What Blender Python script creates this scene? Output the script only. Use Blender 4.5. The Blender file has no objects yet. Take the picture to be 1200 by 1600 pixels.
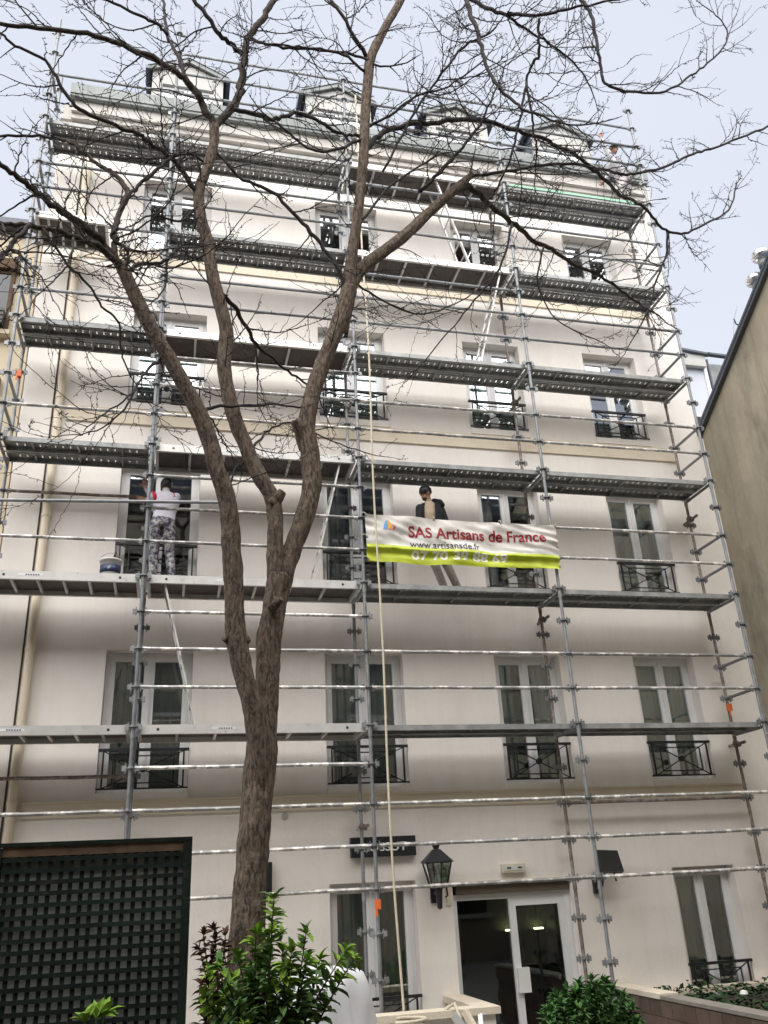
import bpy, bmesh, math, random
import numpy as np
from mathutils import Vector, Matrix, noise
R = math.radians
rng = random.Random(7)
scene = bpy.context.scene
COL = scene.collection

# ------------------------------------------------------------------ camera, sky, sun, exposure
CAMP = Vector((-2.5851, -11.3117, 2.0154))
YAW, PIT, ROLL, FPX = -.2539, .4114, -.0531, 1340.93
CM = Matrix.Rotation(YAW, 3, 'Z') @ Matrix.Rotation(math.pi/2 + PIT, 3, 'X') @ Matrix.Rotation(ROLL, 3, 'Z')
cd = bpy.data.cameras.new('camera'); cam = bpy.data.objects.new('camera', cd); COL.objects.link(cam)
cam.matrix_world = Matrix.Translation(CAMP) @ CM.to_4x4()
cd.sensor_fit = 'HORIZONTAL'; cd.sensor_width = 36; cd.lens = FPX/1200*36
cd.clip_start = .05; cd.clip_end = 600
scene.camera = cam

SUN_EL, SUN_AZ = R(48), R(203)      # azimuth clockwise from +Y: the light comes from behind the viewer, a little left
world = bpy.data.worlds.new('World'); scene.world = world; world.use_nodes = True
nt = world.node_tree; nt.nodes.clear()
sky = nt.nodes.new('ShaderNodeTexSky'); sky.sky_type = 'NISHITA'; sky.sun_disc = False
sky.sun_elevation = SUN_EL; sky.sun_rotation = SUN_AZ; sky.dust_density = 4; sky.air_density = 1.2
bgs = nt.nodes.new('ShaderNodeBackground'); bgs.inputs[1].default_value = .05
bgc = nt.nodes.new('ShaderNodeBackground'); bgc.inputs[1].default_value = 1.0
tcw = nt.nodes.new('ShaderNodeTexCoord'); nzw = nt.nodes.new('ShaderNodeTexNoise'); nzw.inputs['Scale'].default_value = 1.6; nzw.inputs['Detail'].default_value = 3
rmw = nt.nodes.new('ShaderNodeValToRGB')
rmw.color_ramp.elements[0].color = (.162, .170, .192, 1); rmw.color_ramp.elements[0].position = .3
rmw.color_ramp.elements[1].color = (.175, .183, .203, 1); rmw.color_ramp.elements[1].position = .7
nt.links.new(tcw.outputs['Generated'], nzw.inputs['Vector']); nt.links.new(nzw.outputs['Fac'], rmw.inputs[0]); nt.links.new(rmw.outputs[0], bgc.inputs[0])
nt.links.new(sky.outputs[0], bgs.inputs[0])
mxw = nt.nodes.new('ShaderNodeMixShader'); mxw.inputs[0].default_value = .9
nt.links.new(bgs.outputs[0], mxw.inputs[1]); nt.links.new(bgc.outputs[0], mxw.inputs[2])
wo = nt.nodes.new('ShaderNodeOutputWorld'); nt.links.new(mxw.outputs[0], wo.inputs[0])
sl = bpy.data.lights.new('sun', 'SUN'); sl.energy = 1.5; sl.angle = R(90); sl.color = (1, .968, .93)
so = bpy.data.objects.new('sun', sl); COL.objects.link(so)
sd = Vector((math.sin(SUN_AZ)*math.cos(SUN_EL), math.cos(SUN_AZ)*math.cos(SUN_EL), math.sin(SUN_EL)))
so.rotation_euler = sd.to_track_quat('Z', 'Y').to_euler(); so.location = (0, -30, 40)
vs = scene.view_settings; vs.view_transform = 'Standard'; vs.look = 'None'; vs.gamma = 1; vs.exposure = 2.3; vs.use_curve_mapping = False

# ------------------------------------------------------------------ helpers
def at(x, y, Y):                      # the point of the vertical plane y = Y that the photograph shows at pixel (x, y)
    d = CM @ Vector(((x-600)/FPX, -(y-800)/FPX, -1)); t = (Y-CAMP.y)/d.y
    return CAMP + d*t
def wpx(w, P):                        # metres covered by w pixels at point P
    return w*(CM.transposed() @ (Vector(P)-CAMP)).z/-FPX

class MB:
    def __init__(s): s.v = []; s.f = []; s.m = []
    def add(s, v, f, mi=0):
        o = len(s.v); s.v += [tuple(p) for p in v]; s.f += [tuple(i+o for i in q) for q in f]; s.m += [mi]*len(f); return s
    def quad(s, a, b, c, d, mi=0): return s.add([a, b, c, d], [(0, 1, 2, 3)], mi)
    def box(s, x0, x1, y0, y1, z0, z1, mi=0):
        return s.add([(x0,y0,z0),(x1,y0,z0),(x1,y1,z0),(x0,y1,z0),(x0,y0,z1),(x1,y0,z1),(x1,y1,z1),(x0,y1,z1)],
            [(0,3,2,1),(4,5,6,7),(0,1,5,4),(1,2,6,5),(2,3,7,6),(3,0,4,7)], mi)
    def obox(s, c, size, rot, mi=0):
        c = Vector(c); hx, hy, hz = [k/2 for k in size]
        P = [c + rot @ Vector(p) for p in [(-hx,-hy,-hz),(hx,-hy,-hz),(hx,hy,-hz),(-hx,hy,-hz),(-hx,-hy,hz),(hx,-hy,hz),(hx,hy,hz),(-hx,hy,hz)]]
        return s.add(P, [(0,3,2,1),(4,5,6,7),(0,1,5,4),(1,2,6,5),(2,3,7,6),(3,0,4,7)], mi)
    def bar(s, a, b, w, h, up=(0,0,1), mi=0):
        a = Vector(a); b = Vector(b); d = b-a; L = d.length; x = d/L
        y = Vector(up).cross(x)
        if y.length < 1e-4: y = Vector((0,1,0)).cross(x)
        y.normalize(); z = x.cross(y)
        return s.obox((a+b)/2, (L, w, h), Matrix((x, y, z)).transposed(), mi)
    def tube(s, pts, rad, n=8, caps=True, mi=0, jit=None):
        pts = [Vector(p) for p in pts]
        if not hasattr(rad, '__len__'): rad = [rad]*len(pts)
        t0 = (pts[1]-pts[0]).normalized()
        u = t0.orthogonal().normalized(); V = []; F = []
        for i, p in enumerate(pts):
            t = (pts[min(i+1, len(pts)-1)]-pts[max(i-1, 0)]).normalized()
            u = (u - t*u.dot(t)); u = u.normalized() if u.length > 1e-6 else t.orthogonal().normalized()
            w = t.cross(u)
            for k in range(n):
                a = 2*math.pi*k/n; r = rad[i]
                if jit: r *= jit(p, a, i)
                V.append(p + (u*math.cos(a)+w*math.sin(a))*r)
        for i in range(len(pts)-1):
            for k in range(n):
                k2 = (k+1) % n; F.append((i*n+k, i*n+k2, (i+1)*n+k2, (i+1)*n+k))
        if caps:
            F.append(tuple(range(n-1, -1, -1))); F.append(tuple((len(pts)-1)*n+k for k in range(n)))
        return s.add(V, F, mi)
    def lathe(s, prof, n=16, c=(0,0,0), mi=0):
        V = []; F = []
        for (r, z) in prof:
            for k in range(n):
                a = 2*math.pi*k/n; V.append((c[0]+r*math.cos(a), c[1]+r*math.sin(a), c[2]+z))
        for i in range(len(prof)-1):
            for k in range(n):
                k2 = (k+1) % n; F.append((i*n+k, i*n+k2, (i+1)*n+k2, (i+1)*n+k))
        F.append(tuple(range(n-1, -1, -1))); F.append(tuple((len(prof)-1)*n+k for k in range(n)))
        return s.add(V, F, mi)
    def mesh(s, name, mats, off=(0,0,0), smooth=False):
        me = bpy.data.meshes.new(name)
        o = Vector(off); me.from_pydata([Vector(p)-o for p in s.v], [], s.f)
        for m in (mats if isinstance(mats, (list, tuple)) else [mats]): me.materials.append(m)
        if any(s.m): me.polygons.foreach_set('material_index', s.m)
        if smooth: me.polygons.foreach_set('use_smooth', [True]*len(s.f))
        me.update(); return me
    def centre(s):
        a = np.array([tuple(p) for p in s.v]); return Vector((a.min(0)+a.max(0))/2)
    def build(s, name, mats, parent=None, smooth=False, **kw):
        c = s.centre(); return put(name, s.mesh(name, mats, c, smooth), c, parent, **kw)
WL = {}
def put(name, me, loc=(0,0,0), parent=None, rot=None, label=None, cat=None, group=None, kind=None):
    o = bpy.data.objects.new(name, me); COL.objects.link(o); loc = Vector(loc)
    if parent is not None:
        o.parent = parent; o.location = loc - WL[parent.name]
    else: o.location = loc
    WL[o.name] = loc
    if rot is not None: o.rotation_euler = rot
    return tag(o, label, cat, group, kind)
def tag(o, label=None, cat=None, group=None, kind=None):
    if label: o['label'] = label
    if cat: o['category'] = cat
    if group: o['group'] = group
    if kind: o['kind'] = kind
    return o
def thing(name, loc, label, cat, group=None): return put(name, None, loc, None, None, label, cat, group)
def box(name, mat, ext, parent=None, **kw): return MB().box(*ext).build(name, mat, parent, **kw)

# ------------------------------------------------------------------ materials
def N(nt_, t, **kw):
    n = nt_.nodes.new(t)
    for k, v in kw.items():
        if k in n.inputs: n.inputs[k].default_value = v
        else: setattr(n, k, v)
    return n
def mat(name, col, rough=.6, metal=0, var=.12, scale=4, bump=0, bscale=40, col2=None, thr=(.55,.7), c2scale=None, stretch=None, objvar=0, spec=None, streak=0):
    m = bpy.data.materials.new(name); m.use_nodes = True; t = m.node_tree; b = t.nodes['Principled BSDF']
    b.inputs['Roughness'].default_value = rough; b.inputs['Metallic'].default_value = metal
    if spec is not None: b.inputs['Specular IOR Level'].default_value = spec
    L = t.links.new
    tc = N(t, 'ShaderNodeTexCoord'); mp = N(t, 'ShaderNodeMapping'); L(tc.outputs['Object'], mp.inputs[0])
    oi = N(t, 'ShaderNodeObjectInfo')
    ad = N(t, 'ShaderNodeVectorMath', operation='ADD'); L(mp.outputs[0], ad.inputs[0])
    sc = N(t, 'ShaderNodeVectorMath', operation='SCALE'); sc.inputs[0].default_value = (37, 19, 53); L(oi.outputs['Random'], sc.inputs['Scale']); L(sc.outputs[0], ad.inputs[1])
    if stretch: mp.inputs['Scale'].default_value = stretch
    nz = N(t, 'ShaderNodeTexNoise', Scale=scale, Detail=6, Roughness=.6); L(ad.outputs[0], nz.inputs['Vector'])
    rp = N(t, 'ShaderNodeValToRGB'); e = rp.color_ramp.elements
    e[0].position = .25; e[1].position = .75
    e[0].color = tuple(max(0, c*(1-var)) for c in col)+(1,); e[1].color = tuple(min(1, c*(1+var)) for c in col)+(1,)
    L(nz.outputs['Fac'], rp.inputs[0]); out = rp.outputs[0]
    if col2:
        n2 = N(t, 'ShaderNodeTexNoise', Scale=c2scale or scale*2, Detail=5, Roughness=.65); L(ad.outputs[0], n2.inputs['Vector'])
        r2 = N(t, 'ShaderNodeValToRGB'); r2.color_ramp.elements[0].position = thr[0]; r2.color_ramp.elements[1].position = thr[1]
        L(n2.outputs['Fac'], r2.inputs[0])
        mx = N(t, 'ShaderNodeMix', data_type='RGBA'); L(r2.outputs[0], mx.inputs[0]); L(out, mx.inputs[6]); mx.inputs[7].default_value = tuple(col2)+(1,); out = mx.outputs[2]
    if objvar:
        mr = N(t, 'ShaderNodeMapRange'); mr.inputs[3].default_value = 1-objvar; mr.inputs[4].default_value = 1+objvar; L(oi.outputs['Random'], mr.inputs[0])
        ml = N(t, 'ShaderNodeVectorMath', operation='SCALE'); L(out, ml.inputs[0]); L(mr.outputs[0], ml.inputs['Scale']); out = ml.outputs[0]
    if streak:
        m3 = N(t, 'ShaderNodeMapping'); m3.inputs['Scale'].default_value = (5, 5, .28); L(tc.outputs['Object'], m3.inputs[0])
        n3 = N(t, 'ShaderNodeTexNoise', Scale=1.6, Detail=8, Roughness=.7); L(m3.outputs[0], n3.inputs['Vector'])
        r3 = N(t, 'ShaderNodeMapRange'); r3.inputs[1].default_value = .5; r3.inputs[2].default_value = .78; r3.inputs[3].default_value = 1; r3.inputs[4].default_value = 1-streak; L(n3.outputs['Fac'], r3.inputs[0])
        v3 = N(t, 'ShaderNodeTexVoronoi', feature='DISTANCE_TO_EDGE', Scale=.55); w3 = N(t, 'ShaderNodeTexNoise', Scale=2.2, Detail=6)
        L(tc.outputs['Object'], w3.inputs['Vector']); a3 = N(t, 'ShaderNodeVectorMath', operation='MULTIPLY_ADD'); a3.inputs[1].default_value = (.9, .9, .9); L(w3.outputs['Color'], a3.inputs[0]); L(tc.outputs['Object'], a3.inputs[2]); L(a3.outputs[0], v3.inputs['Vector'])
        c3 = N(t, 'ShaderNodeMapRange'); c3.inputs[1].default_value = 0; c3.inputs[2].default_value = .004; c3.inputs[3].default_value = 1-streak*.5; c3.inputs[4].default_value = 1; L(v3.outputs[0], c3.inputs[0])
        k3 = N(t, 'ShaderNodeMath', operation='MULTIPLY'); L(r3.outputs[0], k3.inputs[0]); L(c3.outputs[0], k3.inputs[1])
        l3 = N(t, 'ShaderNodeVectorMath', operation='SCALE'); L(out, l3.inputs[0]); L(k3.outputs[0], l3.inputs['Scale']); out = l3.outputs[0]
    L(out, b.inputs['Base Color'])
    if bump:
        nb = N(t, 'ShaderNodeTexNoise', Scale=bscale, Detail=5); L(ad.outputs[0], nb.inputs['Vector'])
        bp = N(t, 'ShaderNodeBump', Strength=bump, Distance=.02); L(nb.outputs['Fac'], bp.inputs['Height']); L(bp.outputs[0], b.inputs['Normal'])
    return m
M = {}
M['render'] = mat('wall_render', (.83, .787, .735), .85, var=.06, scale=.9, bump=.2, bscale=22, col2=(.75, .70, .64), thr=(.5, .85), c2scale=1.6, stretch=(1, 1, .6), streak=.065)
M['cream'] = mat('cream_moulding', (.74, .655, .52), .8, var=.06, scale=2, bump=.1, bscale=50, col2=(.62, .53, .40), thr=(.55, .8), c2scale=3)
M['pvc'] = mat('white_pvc', (.74, .74, .74), .35, var=.03, scale=2)
M['iron'] = mat('black_iron', (.016, .017, .02), .45, var=.2, scale=10)
M['steel'] = mat('galvanised_tube', (.225, .235, .245), .5, metal=.3, var=.28, scale=7, col2=(.48, .47, .45), thr=(.62, .74), c2scale=9, objvar=.25, bump=.25, bscale=90)
M['rail'] = mat('splashed_rail', (.31, .305, .30), .5, metal=.35, var=.3, scale=6, col2=(.74, .71, .66), thr=(.50, .60), c2scale=7, objvar=.25, bump=.35, bscale=70)
M['rust'] = mat('rusty_tube', (.20, .155, .13), .6, metal=.3, var=.3, scale=6, col2=(.34, .33, .32), thr=(.48, .6), c2scale=8, bump=.2)
M['plank'] = mat('galvanised_plank', (.29, .30, .298), .55, metal=.12, var=.25, scale=6, col2=(.46, .46, .45), thr=(.5, .8), c2scale=3, objvar=.2)
M['alu'] = mat('aluminium_frame', (.62, .61, .59), .42, metal=.35, var=.14, scale=5, col2=(.42, .40, .38), thr=(.6, .75), c2scale=12, objvar=.1)
M['ply'] = mat('phenolic_plywood', (.075, .06, .055), .5, var=.35, scale=5, col2=(.17, .15, .14), thr=(.58, .8), c2scale=6)
M['zinc'] = mat('zinc', (.215, .235, .23), .6, metal=.1, var=.16, scale=3, col2=(.29, .30, .285), thr=(.5, .8))
M['dzinc'] = mat('dark_zinc', (.085, .095, .115), .45, metal=.3, var=.2, scale=3)
M['slate'] = mat('slate_cheek', (.13, .15, .18), .5, var=.25, scale=5)
M['yellow'] = mat('yellow_render', (.60, .52, .375), .85, var=.07, scale=1.2, bump=.15, bscale=50)
M['greywall'] = mat('stained_cement', (.32, .283, .21), .9, var=.22, scale=1.6, bump=.6, bscale=14, col2=(.17, .15, .112), thr=(.5, .72), c2scale=1.3, stretch=(1, 1, .45), streak=.3)
M['aged'] = mat('aged_render', (.60, .57, .53), .85, var=.1, scale=1.2, bump=.2, bscale=22, streak=.18); M['palewall'] = mat('pale_wall', (.46, .455, .435), .8, var=.05)
M['shutter'] = mat('grey_shutter', (.52, .55, .62), .5, var=.03)
M['stone'] = mat('stone_coping', (.66, .59, .47), .75, var=.12, scale=5, bump=.3, bscale=40, col2=(.5, .44, .34), thr=(.55, .75))
M['tile'] = mat('brown_tile', (.115, .08, .062), .5, var=.3, scale=6, objvar=.25, bump=.15)
M['joint'] = mat('tile_joint', (.21, .165, .13), .9, var=.1)
M['bark'] = mat('bark', (.175, .137, .106), .95, var=.45, scale=30, bump=1.0, bscale=75, col2=(.075, .058, .047), thr=(.47, .60), c2scale=42, stretch=(1, 1, .3), spec=.2)
M['bark2'] = mat('backlit_bark', (.072, .058, .048), .9, var=.45, scale=24, bump=.8, bscale=60, col2=(.03, .025, .021), thr=(.46, .66), c2scale=30, stretch=(1, 1, .2), spec=.2)  # darker than the trunk bark: backlighting of the upper boughs put into the colour
M['twig'] = mat('twig_bark', (.026, .020, .019), .85, var=.35, scale=8)
M['trel'] = mat('dark_green_paint', (.011, .018, .0145), .8, spec=.15, var=.45, scale=6, col2=(.055, .042, .03), thr=(.6, .75), c2scale=4, objvar=.35, bump=.2)
M['trelback'] = mat('grey_green_screen', (.5, .55, .5), .8, var=.25, scale=3, bump=.2)
M['rot'] = mat('rotten_wood', (.10, .062, .036), .9, var=.5, scale=12)
M['soil'] = mat('soil', (.05, .038, .028), .95, var=.3, scale=6, bump=.4)
M['ground'] = mat('paving', (.22, .21, .19), .9, var=.15, scale=2, bump=.2)
M['plaster'] = mat('interior_plaster', (.32, .31, .28), .9, var=.05)
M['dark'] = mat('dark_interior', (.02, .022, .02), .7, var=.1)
M['curtain'] = mat('sheer_curtain', (.60, .62, .58), .9, var=.06, scale=3); M['curtain2'] = mat('white_net_curtain', (.76, .76, .74), .9, var=.05, scale=3); M['curtain3'] = mat('grey_lined_curtain', (.40, .42, .41), .9, var=.08, scale=3)
M['black'] = mat('black_plastic', (.018, .019, .022), .4, var=.15)
M['white'] = mat('white_plastic', (.75, .75, .73), .45, var=.05)
M['rope'] = mat('cream_rope', (.62, .56, .43), .85, var=.12, scale=30, bump=.5, bscale=120)
M['orange'] = mat('orange_tag', (.75, .16, .04), .5, var=.1)
M['green'] = mat('green_tape', (.27, .50, .36), .5, var=.1)
M['opp'] = mat('opposite_render', (.36, .31, .24), .85, var=.08)
M['oppwin'] = mat('opposite_glass', (.03, .035, .04), .15, var=.1)
def leafmat(name, c, tip):
    m = mat(name, c, .7, spec=.18, var=.4, scale=6, col2=tip, thr=(.62, .75), c2scale=4); return m
M['leaf'] = leafmat('green_leaf', (.10, .185, .058), (.16, .26, .07))
M['lime'] = leafmat('lime_leaf', (.20, .33, .045), (.30, .42, .07))
M['leaf2'] = leafmat('glossy_leaf', (.07, .15, .045), (.15, .24, .085))
M['dry'] = leafmat('red_brown_leaf', (.13, .075, .05), (.17, .10, .05))
M['ivy'] = leafmat('ivy_leaf', (.028, .06, .024), (.06, .10, .04))
def glassmat(name, base, tint):
    m = bpy.data.materials.new(name); m.use_nodes = True; t = m.node_tree; t.nodes.clear(); L = t.links.new
    tr = N(t, 'ShaderNodeBsdfTransparent'); tr.inputs[0].default_value = tint
    gl = N(t, 'ShaderNodeBsdfGlossy'); gl.inputs['Roughness'].default_value = .012; gl.inputs[0].default_value = (.93, .97, 1, 1)
    fr = N(t, 'ShaderNodeFresnel', IOR=1.5)
    ma = N(t, 'ShaderNodeMath', operation='MULTIPLY_ADD'); ma.inputs[1].default_value = 1.6; ma.inputs[2].default_value = base; ma.use_clamp = True
    L(fr.outputs[0], ma.inputs[0]); mx = N(t, 'ShaderNodeMixShader'); L(ma.outputs[0], mx.inputs[0]); L(tr.outputs[0], mx.inputs[1]); L(gl.outputs[0], mx.inputs[2])
    o = N(t, 'ShaderNodeOutputMaterial'); L(mx.outputs[0], o.inputs[0]); return m
M['glass'] = glassmat('window_glass', .25, (.72, .78, .75, 1)); M['glassl'] = glassmat('lower_window_glass', .10, (.90, .93, .92, 1))
M['dglass'] = glassmat('door_glass', .02, (.5, .55, .52, 1))
def emis(name, c, s):
    m = bpy.data.materials.new(name); m.use_nodes = True; b = m.node_tree.nodes['Principled BSDF']
    b.inputs['Base Color'].default_value = (*c, 1); b.inputs['Emission Color'].default_value = (*c, 1); b.inputs['Emission Strength'].default_value = s; return m
M['lampglow'] = emis('warm_bulb', (1, .9, .5), 6)

# ------------------------------------------------------------------ ground
W = 1.02                                # y of the facade
tag(MB().quad((-150,-150,-.3),(150,-150,-.3),(150,150,-.3),(-150,150,-.3)).build('ground', M['ground']), kind='structure')
g = MB().box(-14, -.75, -15.45, -2.2, -.31, .35); tag(g.build('garden_terrain', M['soil']), kind='structure')

# ------------------------------------------------------------------ the white apartment building
bld = thing('apartment_building', (0, W, -.3), 'five storey off-white rendered building wrapped in scaffolding', 'building')
COLS = [(-3.5, -2.31), (-.41, .78), (2.25, 3.34), (4.63, 5.72)]
FLO = {1: (3.27, 5.25), 2: (6.24, 8.2), 3: (9.2, 11.07), 4: (12.3, 13.92)}
OPEN = []
for f, (z0, z1) in FLO.items():
    for c, (x0, x1) in enumerate(COLS): OPEN.append((x0, x1, z0, z1, f, c))
OPEN += [(-.41, .78, 0, 2.08, 0, 1), (4.7, 5.72, .1, 2.07, 0, 3), (1.3, 3.06, -.3, 1.98, 0, 2)]
XL, XR, ZT = -5.05, 6.83, 15.05
xs = sorted({XL, -4.56, XR} | {a for o in OPEN for a in o[:2]}); zs = sorted({-.3, ZT} | {a for o in OPEN for a in o[2:4]})
w = MB(); DEP = .27
for i in range(len(xs)-1):
    for j in range(len(zs)-1):
        xm, zm = (xs[i]+xs[i+1])/2, (zs[j]+zs[j+1])/2
        if any(o[0] < xm < o[1] and o[2] < zm < o[3] for o in OPEN): continue
        w.quad((xs[i],W,zs[j]),(xs[i+1],W,zs[j]),(xs[i+1],W,zs[j+1]),(xs[i],W,zs[j+1]))
for (x0,x1,z0,z1,f,c) in OPEN:
    a, b = W, W+DEP
    w.quad((x0,a,z0),(x0,b,z0),(x0,b,z1),(x0,a,z1)); w.quad((x1,b,z0),(x1,a,z0),(x1,a,z1),(x1,b,z1))
    w.quad((x0,a,z1),(x0,b,z1),(x1,b,z1),(x1,a,z1)); w.quad((x0,b,z0),(x0,a,z0),(x1,a,z0),(x1,b,z0))
w.quad((XL,W,-.3),(XL,W,ZT),(XL,9,ZT),(XL,9,-.3)); w.quad((XR,W,-.3),(XR,9,-.3),(XR,9,ZT),(XR,W,ZT)); w.quad((XL,9,-.3),(XL,9,ZT),(XR,9,ZT),(XR,9,-.3))
w.build('wall', M['render'], bld)
ins = MB()
for z in (2.72, 5.68, 8.65, 11.68, 14.75): ins.box(XL+.05, XR-.05, W+.34, 8.9, z, z+.2)
for x in (-1.45, 1.4, 3.95): ins.box(x, x+.1, W+.35, 8.9, -.29, 14.7)
ins.box(XL+.05, XR-.05, W+3.2, W+3.3, -.29, 14.7)
ins.build('interior_partition', M['plaster'], bld)
# mouldings
for (x0, x1, z0, z1, d) in [(-4.38, 6.2, 3.03, 3.2, .03), (-4.38, 6.2, 8.86, 9.08, .035), (-4.38, 6.2, 12.02, 12.22, .03)]:
    m_ = MB().box(x0, x1, W-d, W-.002, z0, z1); m_.box(x0-.01, x1+.01, W-d-.02, W-.003, z1+.001, z1+.03); m_.build('string_course', M['cream'], bld)
c_ = MB()
for (d, z0, z1) in [(.06, 14.55, 14.66), (.10, 14.662, 14.95), (.19, 14.952, 15.06), (.26, 15.062, 15.3)]: c_.box(-4.85, 6.6, W-d, W+.1, z0, z1)
c_.build('cornice', M['aged'], bld)
gz = MB(); gz.box(-4.88, 6.64, W-.36, W+.3, 15.302, 15.36); gz.box(-4.88, 6.64, W-.38, W-.3, 15.361, 15.60)
for k in range(12): gz.box(-4.6+k*1.0, -4.585+k*1.0, W-.384, W-.38, 15.365, 15.598)
gz.build('gutter', M['zinc'], bld)
MB().box(XL, -4.87, W-.05, W+.3, 15.05, 15.42).build('chimney_stub', M['aged'], bld)
MB().box(6.655, XR, W-.08, W+.3, 15.05, 15.5).build('chimney_stub', M['aged'], bld)
rf = MB(); rf.quad((XL,W-.05,15.4),(XR,W-.05,15.4),(XR,5.5,18.9),(XL,5.5,18.9)); rf.quad((XL,5.5,18.9),(XR,5.5,18.9),(XR,9,15.4),(XL,9,15.4))
rf.add([(XL,W-.05,15.4),(XL,5.5,18.9),(XL,9,15.4)], [(0,1,2)]); rf.add([(XR,W-.05,15.4),(XR,5.5,18.9),(XR,9,15.4)], [(0,2,1)])
roof = rf.build('roof', M['dzinc'], bld)
# downpipe in the recess at the left
pp = MB(); pp.tube([(-4.49,W-.065,z) for z in (.6, 5, 10, 14.5)], .058, 12); pp.build('downpipe', M['cream'], bld, smooth=True)
MB().tube([(-4.49,W-.065,-.28),(-4.49,W-.065,2.6)], .066, 12).build('downpipe_shoe', mat('rusty_pipe', (.30,.16,.08), .8, var=.3), bld, smooth=True)
box('expansion_joint', M['soil'], (-4.60, -4.575, W-.012, W-.002, -.2, 14.5), bld)
for k in range(7):
    b_ = MB(); b_.tube([(-4.49,W-.065,1.2+2*k),(-4.49,W-.065,1.24+2*k)], .068, 12); b_.box(-4.5,-4.48,W-.03,W-.001,1.2+2*k,1.24+2*k); b_.build('pipe_bracket', M['cream'], bld)
# windows
def frame_mb(m, x0, x1, z0, z1, t, y0, y1, mi=0):
    m.box(x0, x0+t, y0, y1, z0, z1, mi); m.box(x1-t, x1, y0, y1, z0, z1, mi)
    m.box(x0+t, x1-t, y0, y1, z0, z0+t, mi); m.box(x0+t, x1-t, y0, y1, z1-t, z1, mi); return m
def curtain(x0, x1, z0, z1, y, parent, k=0):
    m = MB(); n = max(12, int((x1-x0)*60)); V = []; F = []
    for i in range(n+1):
        x = x0+(x1-x0)*i/n; yy = y+.025*math.sin(i*.9+k)+.012*math.sin(i*2.3+k*2)
        V += [(x, yy, z0), (x+.02*math.sin(k+i), yy, z1)]
    for i in range(n): F.append((2*i, 2*i+2, 2*i+3, 2*i+1))
    return m.add(V, F).build('curtain', M[('curtain', 'curtain2', 'curtain3', 'curtain')[int(k*7) % 4]], parent, smooth=True)
def window(x0, x1, z0, z1, f, c, sill=True):
    y = W+.19; m = MB(); fr = frame_mb(m, x0+.003, x1-.003, z0+.003, z1-.003, .055, y, y+.07)
    m.box(x0+.25, x0+.55, y-.008, y-.001, z1-.04, z1-.025)
    wi = m.build('window', M['pvc'], bld)
    xm = (x0+x1)/2; a = .058
    for s in (0, 1):
        s0, s1 = (x0+a, xm-.004) if s == 0 else (xm+.004, x1-a)
        sm = frame_mb(MB(), s0, s1, z0+a, z1-a, .07, y-.012, y+.05)
        if s: sm.box(s0-.02, s0+.012, y-.028, y-.0125, z0+a, z1-a)
        sa = sm.build('sash', M['pvc'], wi)
        p = MB().box(-(s1-s0)/2+.071, (s1-s0)/2-.071, -.006, .006, -(z1-z0)/2+a+.071, (z1-z0)/2-a-.071).mesh('pane', M['glass' if f > 2 else 'glassl'])
        put('pane', p, ((s0+s1)/2, y+.02, (z0+z1)/2), wi, rot=(R(rng.uniform(-.5,.5)), 0, R(rng.uniform(-.7,.7))))
    if sill:
        sb = MB().box(x0+.002, x1-.002, W-.035, y-.001, z0-.06 if z0 > 1 else z0+.001, z0+.05); sb.build('sill', M['render'], wi)
    k = rng.random()*6
    if f in (0, 1):
        if k < 3: curtain(x0+.08, x1-.08, z0+.1, z1-.1, y+.12, wi, k)
        else: curtain(x0+.08, xm-rng.uniform(-.05,.2), z0+.1, z1-.1, y+.12, wi, k); curtain(xm+rng.uniform(.05,.25), x1-.08, z0+.1, z1-.1, y+.13, wi, k+.3)
    elif f == 2:
        if c in (1, 2, 3): curtain(x0+.08, xm-.1 if c != 3 else x1-.1, z0+.1, z1-.1, y+.3, wi, k)
    else: curtain(x0+.08, x1-.08, z0+.1, z1-.1, y+.25, wi, k)
    return wi
def guard(x0, x1, z0, parent):
    m = MB(); y = W-.015; a, b, t, u = x0+.012, x1-.012, z0+.60, z0+.10
    m.box(x0+.004, x1-.004, y-.022, y+.022, t-.018, t+.018)
    m.box(x0+.004, x1-.004, y-.012, y+.012, u-.010, u+.010)
    for x in (a+.06, b-.06): m.box(x-.011, x+.011, y-.011, y+.011, u+.01, t-.018)
    i0, i1, j0, j1 = a+.19, b-.19, u+.07, t-.08
    for x in (i0, i1): m.box(x-.008, x+.008, y-.008, y+.008, j0, j1)
    for z in (j0, j1): m.box(i0, i1, y-.0075, y+.0075, z-.008, z+.008)
    m.bar((a+.07, y, u+.01), (b-.07, y, t-.02), .013, .015); m.bar((a+.07, y-.001, t-.02), (b-.07, y-.001, u+.01), .013, .015)
    g_ = m.build('guard_rail', M['iron'], parent)
    MB().tube([((x0+x1)/2, y-.022, (t+u)/2), ((x0+x1)/2, y+.02, (t+u)/2)], .045, 12).build('medallion', M['iron'], g_)
for (x0,x1,z0,z1,f,c) in OPEN:
    if f == 0 and c == 2: continue
    wi = window(x0, x1, z0, z1, f, c)
    if f != 4: guard(x0, x1, z0+(.0 if f else .1), bld)
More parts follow.
